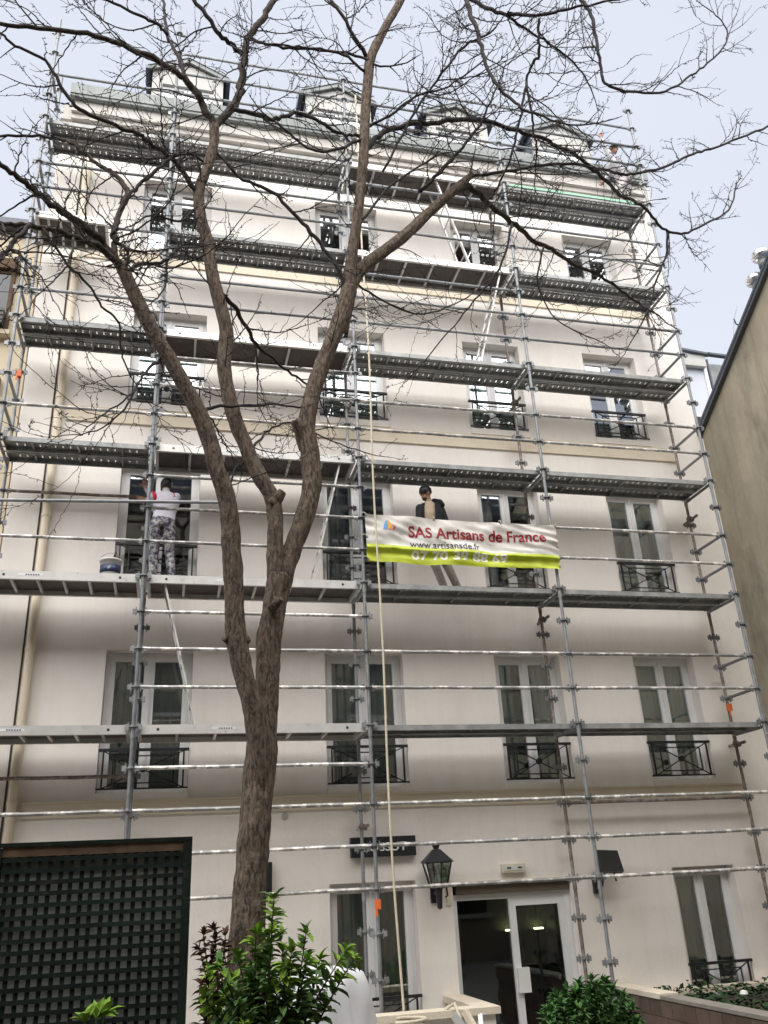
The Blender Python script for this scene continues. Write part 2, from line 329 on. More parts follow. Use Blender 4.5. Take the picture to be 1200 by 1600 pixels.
# entrance door
dr = frame_mb(MB(), 1.304, 3.056, -.29, 1.86, .075, W+.1, W+.19).build('door', M['pvc'], bld)
MB().box(1.36, 3.04, W+.03, W+.2, 1.865, 1.975).build('shutter_box', mat('brown_shutter_box', (.10,.08,.055), .7), dr)
dm = MB().box(1.25, 3.1, W-.03, W-.002, 1.985, 2.03); dm.build('lintel_trim', M['cream'], bld)
MB().box(1.2, 1.27, W-.028, W-.002, 1.75, 2.12).build('lintel_trim', M['cream'], bld)
lf = frame_mb(MB(), 2.14, 2.98, -.25, 1.785, .1, W+.11, W+.16).build('door_leaf', M['pvc'], dr)
box('pane', M['dglass'], (2.242, 2.878, W+.13, W+.142, -.148, 1.683), dr)
box('pane', M['dglass'], (1.382, 2.138, W+.15, W+.158, -.2, 1.783), dr)
MB().box(2.16, 2.33, W+.05, W+.108, .62, .92).build('lock_box', M['white'], dr)
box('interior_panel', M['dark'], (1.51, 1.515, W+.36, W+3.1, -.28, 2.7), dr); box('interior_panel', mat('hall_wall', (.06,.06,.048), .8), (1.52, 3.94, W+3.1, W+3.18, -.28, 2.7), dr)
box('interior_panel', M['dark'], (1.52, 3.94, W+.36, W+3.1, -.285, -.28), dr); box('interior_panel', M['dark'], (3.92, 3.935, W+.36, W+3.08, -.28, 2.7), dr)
for k, x in enumerate((at(797, 1447, W+2.98).x, min(3.74, at(866, 1449, W+2.98).x))):
    sc_ = thing('wall_sconce', (x, W+3.0, 1.55), ('lit uplighter sconce glimpsed through the left side of the entrance door', 'lit uplighter sconce behind the right door leaf')[k], 'lamp', 'lit sconces in the entrance hall')
    zz = at(830, 1450, W+2.98).z
    MB().box(x-.13, x+.13, W+2.9, W+3.09, zz-.05, zz-.02).build('bracket', M['black'], sc_)
    MB().box(x-.07, x+.07, W+2.95, W+3.04, zz-.019, zz).build('bulb', M['lampglow'], sc_)
# dormers
for x in (-2.86, .2, 2.8, 5.2):
    y, hw, ze, za, zb = 1.42, .69, 17.22, 17.5, 15.9
    d = MB(); frame_mb(d, x-hw, x+hw, zb, ze, .2, y, y+.12)
    d.add([(x-hw,y,ze),(x+hw,y,ze),(x,y,za),(x-hw,y+.12,ze),(x+hw,y+.12,ze),(x,y+.12,za)], [(0,1,2),(5,4,3)])
    d.box(x-hw+.2, x+hw-.2, y-.02, y+.1, 16.82, 17.019)
    do = d.build('dormer', M['palewall'], bld)
    for s in (-1, 1):
        MB().quad((x+s*(hw+.003),y+.01,zb-.5),(x+s*(hw+.003),y+.01,ze),(x+s*(hw+.003),4.0,ze),(x+s*(hw+.003),4.0,zb-.5)).build('cheek', M['slate'], do)
        MB().bar((x+s*(hw+.08),y-.06,ze-.06),(x-s*.0,y-.06,za+.03),.12,.04,(0,1,0)).build('verge', M['zinc'], do)
        r_ = MB(); r_.quad((x+s*(hw+.1),y-.1,ze-.04),(x,y-.1,za+.06),(x,4.2,za+.06),(x+s*(hw+.1),4.2,ze-.04)); r_.build('dormer_roof', M['zinc'], do)
        MB().box(x+s*(hw+.1)-.04, x+s*(hw+.1)+.04, y-.09, 4.0, ze-.12, ze-.045).build('dormer_gutter', M['slate'], do)
        a0, a1 = (x-.49, x-.006) if s < 0 else (x+.006, x+.49)
        frame_mb(MB(), a0, a1, zb+.2, 16.815, .06, y+.04, y+.09).build('sash', M['pvc'], do)
        box('pane', M['glass'], (a0+.061, a1-.061, y+.06, y+.07, zb+.26, 16.754), do)
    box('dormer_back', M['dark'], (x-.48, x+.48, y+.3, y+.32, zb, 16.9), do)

# ------------------------------------------------------------------ small things fixed to the facade
def textmesh(s, size, off=0, res=4):
    cu = bpy.data.curves.new('lettering', 'FONT'); cu.body = s; cu.size = size; cu.offset = off; cu.resolution_u = res
    o = bpy.data.objects.new('lettering', cu); COL.objects.link(o)
    dg = bpy.context.evaluated_depsgraph_get(); me = bpy.data.meshes.new_from_object(o.evaluated_get(dg)); bpy.data.objects.remove(o); return me
def fit_text(s, x0, x1, z0, z1, fn, off=0, edge=.024):     # lettering fitted into a rectangle, its points passed through fn(x, z)
    me = textmesh(s, 1, off); bm = bmesh.new(); bm.from_mesh(me); bmesh.ops.triangulate(bm, faces=bm.faces[:])
    co = np.array([v.co[:] for v in bm.verts]); lo, hi = co.min(0), co.max(0)
    for v in bm.verts:
        v.co = (x0+(v.co.x-lo[0])/(hi[0]-lo[0])*(x1-x0), 0, z0+(v.co.y-lo[1])/(hi[1]-lo[1])*(z1-z0))
    for _ in range(3):
        long = [e for e in bm.edges if e.calc_length() > edge]
        if long: bmesh.ops.subdivide_edges(bm, edges=long, cuts=1); bmesh.ops.triangulate(bm, faces=bm.faces[:])
    m = MB(); m.v = [tuple(fn(v.co.x, v.co.z)) for v in bm.verts]; bm.verts.index_update(); m.f = [tuple(v.index for v in f.verts) for f in bm.faces]; m.m = [0]*len(m.f)
    bm.free(); return m
sg = thing('sign_box', (.335, W, 2.4), 'black box sign with white capital letters above the ground floor window', 'sign')
MB().box(-.12, .79, W-.1, W-.002, 2.395, 2.65).build('case', M['black'], sg)
fit_text('LOSSUT', .05, .66, 2.465, 2.575, lambda x, z: (x, W-.103, z), .01).build('lettering', M['white'], sg)
# wall lantern
ln = thing('wall_lantern', (1.03, W-.25, 1.83), 'black four sided glazed lantern on the wall beside the entrance', 'lantern')
lx, ly = 1.03, W-.25
def ring4(m, r0, z0, r1, z1, mi=0, n=6):
    V = []
    for r, z in ((r0, z0), (r1, z1)):
        for k in range(n): a = math.pi/6+2*math.pi*k/n; V.append((lx+r*math.cos(a), ly+r*math.sin(a), z))
    return m.add(V, [(k, (k+1) % n, (k+1) % n+n, k+n) for k in range(n)], mi)
m = MB(); ring4(m, .235, 2.29, .06, 2.45); ring4(m, .06, 2.45, .035, 2.455); ring4(m, .035, 2.455, .05, 2.49); ring4(m, .05, 2.49, .06, 2.52); ring4(m, .06, 2.52, .0, 2.535); ring4(m, .235, 2.29, .2, 2.275); m.build('cap', M['black'], ln)
m = MB(); ring4(m, .195, 2.27, .115, 1.99); m.build('glazing', M['glass'], ln)
m = MB()
for k in range(6):
    a = math.pi/6+2*math.pi*k/6; m.bar((lx+.2*math.cos(a), ly+.2*math.sin(a), 2.28), (lx+.12*math.cos(a), ly+.12*math.sin(a), 1.98), .016, .016)
m.build('glazing_bar', M['black'], ln)
m = MB(); m.lathe([(.03, 0), (.05, .06), (.04, .14)], 10, (lx, ly, 2.0)); m.build('bulb_holder', M['curtain'], ln)
m = MB(); ring4(m, .125, 1.985, .05, 1.95); ring4(m, .05, 1.95, .035, 1.72); ring4(m, .035, 1.72, 0, 1.7); m.bar((lx, ly, 1.9), (lx, W-.01, 1.9), .03, .05); m.box(lx-.05, lx+.05, W-.03, W-.001, 1.78, 2.0); m.tube([(lx+.11, ly, 1.98), (lx+.12, ly, 1.87), (lx+.09, ly, 1.85)], .012, 6); m.build('bracket', M['black'], ln)
# emergency light
em = thing('emergency_light', (2.2, W, 2.1), 'cream rectangular emergency light unit above the entrance door', 'light fitting')
MB().box(2.03, 2.38, W-.07, W-.002, 2.115, 2.225).build('housing', M['stone'], em); MB().box(2.06, 2.35, W-.078, W-.0705, 2.14, 2.2).build('diffuser', M['curtain'], em)
for x in (2.13, 2.29): MB().box(x-.03, x+.03, W-.082, W-.0785, 2.165, 2.185).build('slot', M['black'], em)
# black floodlight
fl = thing('floodlight', (3.55, W-.2, 1.9), 'black square floodlight tilted on a wall bracket right of the entrance', 'floodlight')
rt = Matrix.Rotation(R(-22), 3, 'X') @ Matrix.Rotation(R(8), 3, 'Z')
MB().obox((3.55, W-.3, 2.19), (.36, .07, .3), rt).build('head', M['black'], fl); MB().obox((3.55, W-.25, 2.2), (.3, .05, .24), rt).build('heat_sink', M['iron'], fl)
m = MB(); m.tube([(3.44, W-.01, 1.87), (3.44, W-.2, 1.88), (3.47, W-.28, 2.06)], .02, 8); m.tube([(3.44, W-.02, 1.78), (3.44, W-.02, 1.98)], .05, 10); m.tube([(3.62, W-.27, 2.05), (3.64, W-.27, 1.93)], .014, 6); m.build('bracket', M['black'], fl)
p_ = at(421, 1369, W-.06); tag(MB().box(p_.x-.14, p_.x+.03, W-.1, W-.002, p_.z-.2, p_.z+.17).box(p_.x-.12, p_.x+.01, W-.112, W-.1005, p_.z-.17, p_.z+.14).build('letter_box', M['black']), 'narrow black wall box half hidden behind the tree trunk', 'wall box')
p_ = at(445, 1275, W); m = MB(); m.tube([(p_.x, W-.02, p_.z), (p_.x, W-.002, p_.z)], .045, 14); m.tube([(p_.x, W-.026, p_.z), (p_.x, W-.0205, p_.z)], .025, 10); tag(m.build('vent_cap', M['palewall']), 'small round grey vent cap on the render above the trunk', 'vent')

# ------------------------------------------------------------------ neighbouring buildings
nb = thing('neighbour_building', (-8, 1.1, -.3), 'yellow rendered building at the left edge of the photo', 'building')
MB().box(-14, XL-.04, 1.12, 8, -.3, 12.45).build('wall', M['yellow'], nb); MB().box(-14.1, XL-.05, .95, 8.1, 12.451, 12.62).build('roof_edge', M['dzinc'], nb)
def nwin(x0, x1, z0, z1):
    wi = frame_mb(MB(), x0, x1, z0, z1, .06, 1.05, 1.115).build('window', M['rot'], nb)
    box('pane', M['oppwin'], (x0+.061, x1-.061, 1.07, 1.08, z0+.061, z1-.061), wi); MB().box(x0-.05, x1+.05, .98, 1.115, z1+.002, z1+.2).build('awning_box', M['rot'], wi)
    MB().box(x0-.1, x1+.06, .96, 1.116, z0-.14, z0-.06).build('sill', M['yellow'], wi)
nwin(-6.9, -5.42, 10.45, 11.6); nwin(-6.9, -5.46, 8.2, 9.35)
m = MB(); m.box(-6.95, -5.47, .86, 1.04, 10.44, 10.72); 
for z in (10.5, 10.58, 10.66): m.box(-6.95, -5.465, .845, .859, z, z+.02)
m.build('window_box', M['black'], nb)
# gable wall at the right
gb = thing('gable_building', (9, -4.5, -.3), 'windowless cement gable wall with dark sloping verge at the right edge', 'building')
gx = XR+.005; sl_ = .657; ya = -5.2; zap = 9.5+sl_*(1.0-ya)
prof = [(1.0, -.3), (1.0, 9.45), (ya, zap-.05), (ya-6.2, 9.45), (ya-6.2, -.3)]
V = [(gx, y, z) for y, z in prof]+[(gx+7, y, z) for y, z in prof]
MB().add(V, [(0,1,2,3,4), (9,8,7,6,5)]+[(i, i+5, (i+1) % 5+5, (i+1) % 5) for i in range(5)]).build('wall', M['greywall'], gb)
for s in (0, 1):
    y0, z0 = (1.12, 9.45) if s == 0 else (ya-6.3, 9.45)
    r_ = MB(); r_.bar((gx+3.4, y0, z0+.03), (gx+3.4, ya, zap+.03), 7.0, .05, (0,0,1)); r_.build('roof', M['dzinc'], gb)
    MB().bar((gx-.05, y0, z0+.0), (gx-.05, ya, zap+.0), .08, .13).build('verge', M['dzinc'], gb)
for (px, py, lab) in [(1190, 402, 'upper shiny domed roof vent above the dark verge'), (1181, 440, 'lower shiny domed roof vent half behind the dark verge')]:
    d = CM @ Vector(((px-600)/FPX, -(py-800)/FPX, -1)); P = CAMP + d*((7.15-CAMP.x)/d.x)
    vt = thing('roof_vent', P, lab, 'vent', 'domed vents on the right roof')
    MB().lathe([(.03,-.22),(.085,-.22),(.085,-.05)], 14, P).build('neck', M['zinc'], vt, smooth=True)
    m = MB(); m.lathe([(.10,-.06),(.16,-.02),(.175,.03),(.16,.08),(.12,.13),(.04,.16)], 18, P); m.build('dome', mat('polished_steel', (.75,.76,.78), .16, metal=.9, var=.08), vt, smooth=True)
d = CM @ Vector(((1150-600)/FPX, -(506-800)/FPX, -1)); P = CAMP + d*((7.0-CAMP.x)/d.x)
an = thing('roof_antenna', P, 'thin roof antenna sticking out over the dark verge', 'antenna')
MB().tube([P+Vector((.1,-.05,-.12)), P, P+Vector((-.02,0,.1))], .014, 6).build('mast', M['iron'], an)
MB().tube([P+Vector((-.12,0,-.3)), P+Vector((-.02,0,.1)), P+Vector((.12,0,.4))], .005, 5).build('rod', M['zinc'], an)
# pale house seen in the gap
bh = thing('pale_house', (10, 4, -.3), 'pale house with grey shuttered attic window in the gap at the right', 'house')
MB().box(8.3, 9.72, 4.02, 8, -.3, 13.4).build('wall', M['palewall'], bh)
m = MB(); m.bar((8.2, 3.98, 13.72), (9.8, 3.98, 13.56), .12, .05); m.bar((9.75, 3.98, 13.58), (11.6, 3.98, 13.53), .12, .05); m.build('roof_edge', M['dzinc'], bh)
MB().box(8.3, 9.7, 4.0, 8, 13.401, 13.55).build('frieze', M['palewall'], bh)
m = MB(); m.add([(9.73,4.0,10),(11.5,4.0,10),(11.5,4.25,13.5),(9.73,4.25,13.5)], [(0,1,2,3)]); m.build('mansard', M['zinc'], bh)
wi = frame_mb(MB(), 8.6, 9.62, 11.7, 13.25, .09, 3.93, 4.018).build('window', M['pvc'], bh)
box('shutter', M['shutter'], (8.691, 9.529, 3.97, 3.99, 11.79, 13.16), wi); MB().box(8.58, 9.55, 3.82, 3.93, 13.1, 13.3).build('shutter_box', M['palewall'], wi); MB().box(8.55, 9.66, 3.85, 3.929, 11.55, 11.69).build('sill', M['iron'], wi)
MB().bar((9.69, 3.96, 11.5), (9.69, 3.96, 13.4), .04, .05).build('corner_flashing', M['dzinc'], bh)
# the block across the courtyard (behind the viewer, mirrored in the panes)
ob = thing('opposite_building', (0, -15.5, -.3), 'long beige block across the courtyard, seen mirrored in the window panes', 'building')
MB().box(-26, 24, -24, -15.5, -.3, 15.2).build('wall', M['opp'], ob); MB().box(-26.2, 24.2, -24.2, -15.3, 15.21, 16.2).build('roof', M['dzinc'], ob)
wm = MB().box(-.6, .6, -.03, .03, -.9, .9).mesh('window', M['oppwin']); sm_ = MB().box(-.72, .72, -.1, .1, -.06, .06).mesh('sill', M['palewall'])
for k in range(14):
    for j in range(5):
        wo_ = put('window', wm, (-23.5+k*3.4, -15.48, 2+3.2*j), ob); put('sill', sm_, (-23.5+k*3.4, -15.43, 1.02+3.2*j), wo_)

# ------------------------------------------------------------------ scaffold
sc = thing('scaffold', (0, 0, -.3), 'galvanised tube scaffold with six deck levels covering the facade', 'scaffold')
SX = [-8.1, -5.08, -3.03, 0, 3.005, 6.02]; IW = .765; DZ = [4, 6, 8, 10, 12, 14]
rm_ = MB(); rm_.tube([(0,0,-.006),(0,0,.006)], .06, 10); rm_.tube([(0,0,-.03),(0,0,.03)], .031, 8)
for s in (-1, 1): rm_.box(s*.075-.03, s*.075+.03, -.014, .014, -.035, .03); rm_.box(s*.062-.006, s*.062+.006, -.012, .012, -.06, .055)
ros = rm_.mesh('rosette', M['steel'])
tops = {0: 8, 1: 16.35, 2: 16.7, 3: 16.15, 4: 16.5, 5: 16.65}
def standard(x, y, z1, mt, k0=-8, k1=99):
    m = MB(); m.tube([(x,y,-.2),(x,y,z1)], .0245, 10)
    for z in np.arange(1.85, z1-.3, 2): m.tube([(x,y,z),(x,y,z+.18)], .030, 10)
    m.tube([(x,y,-.29),(x,y,-.15)], .02, 8); m.box(x-.08,x+.08,y-.08,y+.08,-.299,-.289)
    o = m.build('standard', mt, sc, smooth=False)
    for k in range(0, 40):
        z = .5*k
        if z < z1-.02: put('rosette', ros, (x, y, z), o)
for i, x in enumerate(SX):
    standard(x, 0, tops[i], M['steel'])
    standard(x+.0, IW, {0: 8, 1: 15.85, 2: 14.7, 3: 15.0, 4: 15.1, 5: 15.75}[i], M['rust'] if i in (4, 5) else M['steel'])
LED = {}
def ledger(i, k, y=0, mt='rail', z=None):
    a, b = SX[i]+.05, SX[i+1]-.05; key = (i, mt)
    if key not in LED:
        n = 9; L = b-a; r = random.Random(i)
        LED[key] = MB().tube([(-L/2+L*j/n, r.uniform(-.003,.003), r.uniform(-.003,.003)) for j in range(n+1)], .0242, 8).mesh('ledger', M[mt])
    put('ledger', LED[key], ((a+b)/2, y, 4+.5*k if z is None else z), sc)
for i, ks in {3: (-4,-3,-2,1,2,5,6,9,10,13,14,15,17,18,19,22,23,24), 4: (-4,-3,-2,1,2,5,6,9,10,13,14,17,18,22,23,24),
              2: (-4,-3,-2,-1,1,2,3,5,6,7,9,10,11,13,14,17,18,22,23,24), 1: (-2,5,9,13,17,18,22), 0: (-2,5,2,1)}.items():
    for k in ks: ledger(i, k, 0, 'rail' if k < 12 else 'steel')
for i, k in ((4,-2),(1,7),(1,-1),(0,-1),(1,13),(1,17)): ledger(i, k, IW, 'rust' if k < 12 else 'steel')
TR = MB().tube([(0,.04,0),(0,IW-.04,0)], .0242, 8).mesh('transom', M['steel'])
def transom(x, z): put('transom', TR, (x, 0, z), sc)
for i, x in enumerate(SX):
    for z in DZ:
        if i or z < 8: transom(x, z-.07)
for k in (1,2,5,6,9,10,13,14,17,18,22): transom(SX[5], 4+.5*k)
for k in (9,10,13,14,17,18,22): transom(SX[1], 4+.5*k)
transom(SX[2], 15.0)
# decks
def steel_plank(L):                       # channel section with rows of punched holes in the tread
    m = MB(); Wd, H = .315, .068; pit = .034; nx = int((L-.16)/pit); x0 = -nx*pit/2
    rows = [-.085, -.05, .05, .085]; hw = .009
    ys = [-Wd/2]+[q for r in rows for q in (r-hw, r+hw)]+[Wd/2]
    xs_ = [-L/2]
    for i in range(nx): xs_ += [x0+i*pit+.016, x0+i*pit+.034]
    xs_ += [L/2]; V = [(x, y, 0) for x in xs_ for y in ys]; n = len(ys); F = []
    for i in range(len(xs_)-1):
        for j in range(n-1):
            hole = i % 2 == 1 and j % 2 == 1 and ((i//2) % 3 != 2) and not (j > 4 and (i//2) % 3 == 0)
            if not hole: F.append((i*n+j, (i+1)*n+j, (i+1)*n+j+1, i*n+j+1))
    m.add(V, F)
    for s in (-1, 1):
        m.box(-L/2, L/2, s*Wd/2-.003, s*Wd/2+.003, -H, .002); m.box(-L/2, L/2, s*(Wd/2-.014)-.011, s*(Wd/2-.014)+.011, -H-.003, -H+.0)
    m.box(-L/2, L/2, -.006, .006, -.012, -.001)
    for t in (-L*.31, 0.01, L*.31): m.box(t-.012, t+.012, -Wd/2+.004, Wd/2-.004, -.045, -.002)
    for s in (-1, 1):
        m.box(s*(L/2-.004)-.004, s*(L/2-.004)+.004, -Wd/2+.004, Wd/2-.004, -H, -.001)
        for q in (-.1, .1): m.box(s*(L/2+.02)-.028, s*(L/2+.02)+.028, q-.02, q+.02, -.035, -.012)
    return m.mesh('steel_plank', M['plank'])
PL = {}
def steel_deck(i, z):
    L = round(SX[i+1]-SX[i]-.1, 2)
    if L not in PL: PL[L] = steel_plank(L)
    for y in (.205, .55): put('steel_plank', PL[L], ((SX[i]+SX[i+1])/2+rng.uniform(-.008,.008), y+rng.uniform(-.006,.006), z), sc)
def ply_deck(x0, x1, z, hatch=False):
    m = MB()
    for y in (.055, .71): m.box(x0, x1, y-.022, y+.022, z-.085, z+.03)
    for x in (x0+.02, x1-.02): m.box(x-.02, x+.02, .078, .687, z-.08, z-.02)
    o = m.build('platform', M['alu'], sc)
    MB().box(x0+.04, x1-.04, .079, .686, z-.019, z-.004).build('plywood', M['ply'], o)
    n = 6
    rb = MB().box(-.017, .017, -.3, .3, -.022, .022).mesh('rib', M['alu'])
    for k in range(1, n): put('rib', rb, (x0+(x1-x0)*k/n, .382, z-.043), o)
    for x in (x0+.25, x1-.25): MB().tube([(x, .031, z-.028), (x, .034, z-.028)], .018, 10).build('rivet', M['black'], o)
    st = MB().box((x0+x1)/2-.55, (x0+x1)/2-.25, .031, .0325, z-.035, z-.005).build('sticker', M['white'], o)
    for k in range(6): MB().box((x0+x1)/2-.46+k*.03, (x0+x1)/2-.44+k*.03, .030, .0308, z-.03, z-.012).build('print', mat('blue_print', (.05,.06,.16), .5) if k == 0 else bpy.data.materials['blue_print'], st)
    return o
for z, i in [(14,1),(10,1),(8,1),(14,2),(12,2),(10,3),(8,3),(6,3),(4,3),(14,4),(12,4),(10,4),(8,4),(6,4),(4,4)]: steel_deck(i, z)
for z, i in [(6,0),(4,0),(6,1),(4,1),(4,2),(6,2),(8,2),(10,2),(14,3),(12,3)]: ply_deck(SX[i]+.05, SX[i+1]-.05, z)
ply_deck(SX[1]+.05, -3.95, 12)
# access ladders under the hatch platforms
def ladder(a, b, yl=.12, w_=.36):
    a = Vector(a); b = Vector(b); m = MB()
    for y in (yl, yl+w_): m.bar((a.x, y, a.z), (b.x, y, b.z), .025, .055, (0,1,0))
    o = m.build('ladder', M['alu'], sc); n = int((b-a).length/.28)
    rg = MB().tube([(0,-w_/2,0),(0,w_/2,0)], .014, 6).mesh('rung', M['alu'])
    for k in range(1, n): P = a+(b-a)*k/n; put('rung', rg, (P.x, yl+w_/2, P.z), o)
ladder((-2.27,0,4.03),(-2.75,0,5.95)); ladder((-.72,0,6.03),(-.27,0,7.95)); ladder((2.2,0,10.03),(2.75,0,11.95)); ladder((2.2,0,12.03),(1.7,0,13.95))
# wall ties with couplers, orange inspection tags, loose tube
for (i, z) in [(4, 5.75), (5, 3.8), (5, 7.62), (3, 6.2), (3, 2.78), (4, 9.7), (2, 9.9), (3, 9.35)]:
    x = SX[i]+.055; m = MB(); m.tube([(x, IW-.16, z), (x, W-.004, z)], .0242, 8); m.build('wall_tie', M['rust'], sc)
    m = MB(); m.obox((x-.03, IW, z), (.11, .075, .06), Matrix.Rotation(.4, 3, 'Y')); m.bar((x-.08, IW-.03, z+.01), (x-.13, IW-.05, z-.06), .02, .02); m.build('coupler', M['rust'], sc)
for (x, y, z) in [(6.02, .74, 4.36), (0, -.03, 1.83), (-5.08, .73, 9.45), (-5.08, -.03, 7.0), (-5.08, .74, 6.4)]:
    m = MB(); m.box(x-.032, x+.032, y-.034, y+.034, z-.06, z+.05); m.box(x-.04, x-.012, y-.04, y-.0345, z-.14, z-.03); m.build('inspection_tag', M['orange'], sc)
MB().tube([(-8.0,-.06,6.9),(-4.93,-.06,6.98),(-2.0,-.06,7.11)], .0245, 8).build('loose_tube', M['steel'], sc)
MB().box(SX[4]+.03, SX[5]-.03, .028, .036, 13.99, 14.045).build('toe_tape', M['green'], sc)

# ------------------------------------------------------------------ banner
def bsurf(u, v):
    x = (1-v)*(.05+2.99*u)+v*(.04+3.0*u); z = (1-v)*(6.3-.015*u)+v*(7.04-.05*u) - .018*math.sin(math.pi*u)*v
    y = -.085 + .012*math.sin(9*u+3*v) + .008*math.sin(23*u-7*v+1) + .006*math.sin(41*u*v+5*u)
    y += -.035*math.exp(-((v-(.30-.06*u))/.05)**2) + .03*math.exp(-((v-(.20-.03*u))/.06)**2)
    y += .01*math.sin(14*v+2)*math.exp(-((u)/.08)**2)
    z += .01*math.sin(17*u)*(1-v) - .02*math.sin(math.pi*u)*(1-v)
    y += .045*noise.noise(Vector((u*7, v*2.2, 3)))+.014*noise.noise(Vector((u*19+v*6, v*5-u*4, 9)))
    y += .01*math.sin(30*(v-.5)+8*u)*math.exp(-(min(u, 1-u)/.09)**2)
    return Vector((x, y, z))
bn = thing('banner', (1.53, -.085, 6.3), 'white and lime advertising banner hung across the middle scaffold bay', 'banner')
nu, nv = 200, 80; m = MB(); V = [bsurf(i/nu, j/nv) for i in range(nu+1) for j in range(nv+1)]; F = []; mi = []
for i in range(nu):
    for j in range(nv):
        u, v = (i+.5)/nu, (j+.5)/nv; F.append((i*(nv+1)+j, (i+1)*(nv+1)+j, (i+1)*(nv+1)+j+1, i*(nv+1)+j+1))
        lime = .375-.07*u; mi.append(2 if v < lime else (1 if v < lime+.27-.17*u else 0))
m.add(V, F); m.m = mi
m.build('cloth', [mat('banner_grey', (.60,.575,.535), .6, var=.1, scale=3), mat('banner_white', (.78,.765,.73), .6, var=.04), mat('banner_lime', (.47,.55,.03), .55, var=.14, scale=5)], bn, smooth=True)
def bpt(x, z, d=.0045):
    u = (x-.045)/3.0; v = (z-6.3+.015*u)/(.74-.035*u)
    P = bsurf(u, min(max(v, 0), 1)); return (P.x, P.y-d, P.z)
red = mat('banner_red', (.27, .010, .020), .6); fit_text('SAS Artisans de France', .68, 2.84, 6.70, 6.875, bpt, .022).build('lettering', red, bn, label='bold dark red company name')
fit_text('www.artisansde.fr', .69, 1.77, 6.545, 6.655, bpt, .004).build('lettering', M['black'], bn, label='black web address')
fit_text('07 70 39 88 69', .71, 2.2, 6.365, 6.50, bpt, .03).build('lettering', mat('banner_pale', (.86,.87,.80), .6), bn, label='pale telephone number on lime')
for nme, c, pts in [('logo_piece', (.12,.32,.62), [(.30,6.80),(.34,6.94),(.375,6.95),(.37,6.80)]), ('logo_piece', (.78,.33,.05), [(.375,6.80),(.38,6.96),(.44,6.87),(.43,6.79)]), ('logo_piece', (.45,.03,.10), [(.435,6.885),(.49,6.84),(.45,6.78),(.44,6.80),(.465,6.84)])]:
    MB().add([bpt(x, z, .007) for x, z in pts], [tuple(range(len(pts)))]).build(nme, mat('logo_'+str(c[0]), c, .6), bn)
MB().add([bpt(x, z, .006) for x, z in [(.16,6.735),(.60,6.73),(.60,6.748),(.16,6.753)]], [(0,1,2,3)]).build('logo_underline', mat('faint_grey', (.5,.5,.5), .7), bn)

for k, (u, v) in enumerate([(0.004,.97),(0.004,.5),(.004,.04),(.35,.985),(.7,.985),(.996,.97),(.996,.5),(.996,.05)]):
    P = bsurf(u, v); T = Vector((0 if u < .1 else 3.005, -.02, P.z+.03)) if u < .1 or u > .9 else Vector((P.x, -.0, 7.03))
    MB().tube([P+Vector((0,-.008,0)), P+Vector((0,-.03,.012)), (P+T)/2+Vector((0,-.05,.02)), T+Vector((0,-.035,.02)), T+Vector((.02,.03,.0))], .006, 5).build('tie', M['rope'], bn)
    MB().tube([P+Vector((0,-.012,0)), P+Vector((0,.004,0))], .016, 10).build('eyelet', M['zinc'], bn)
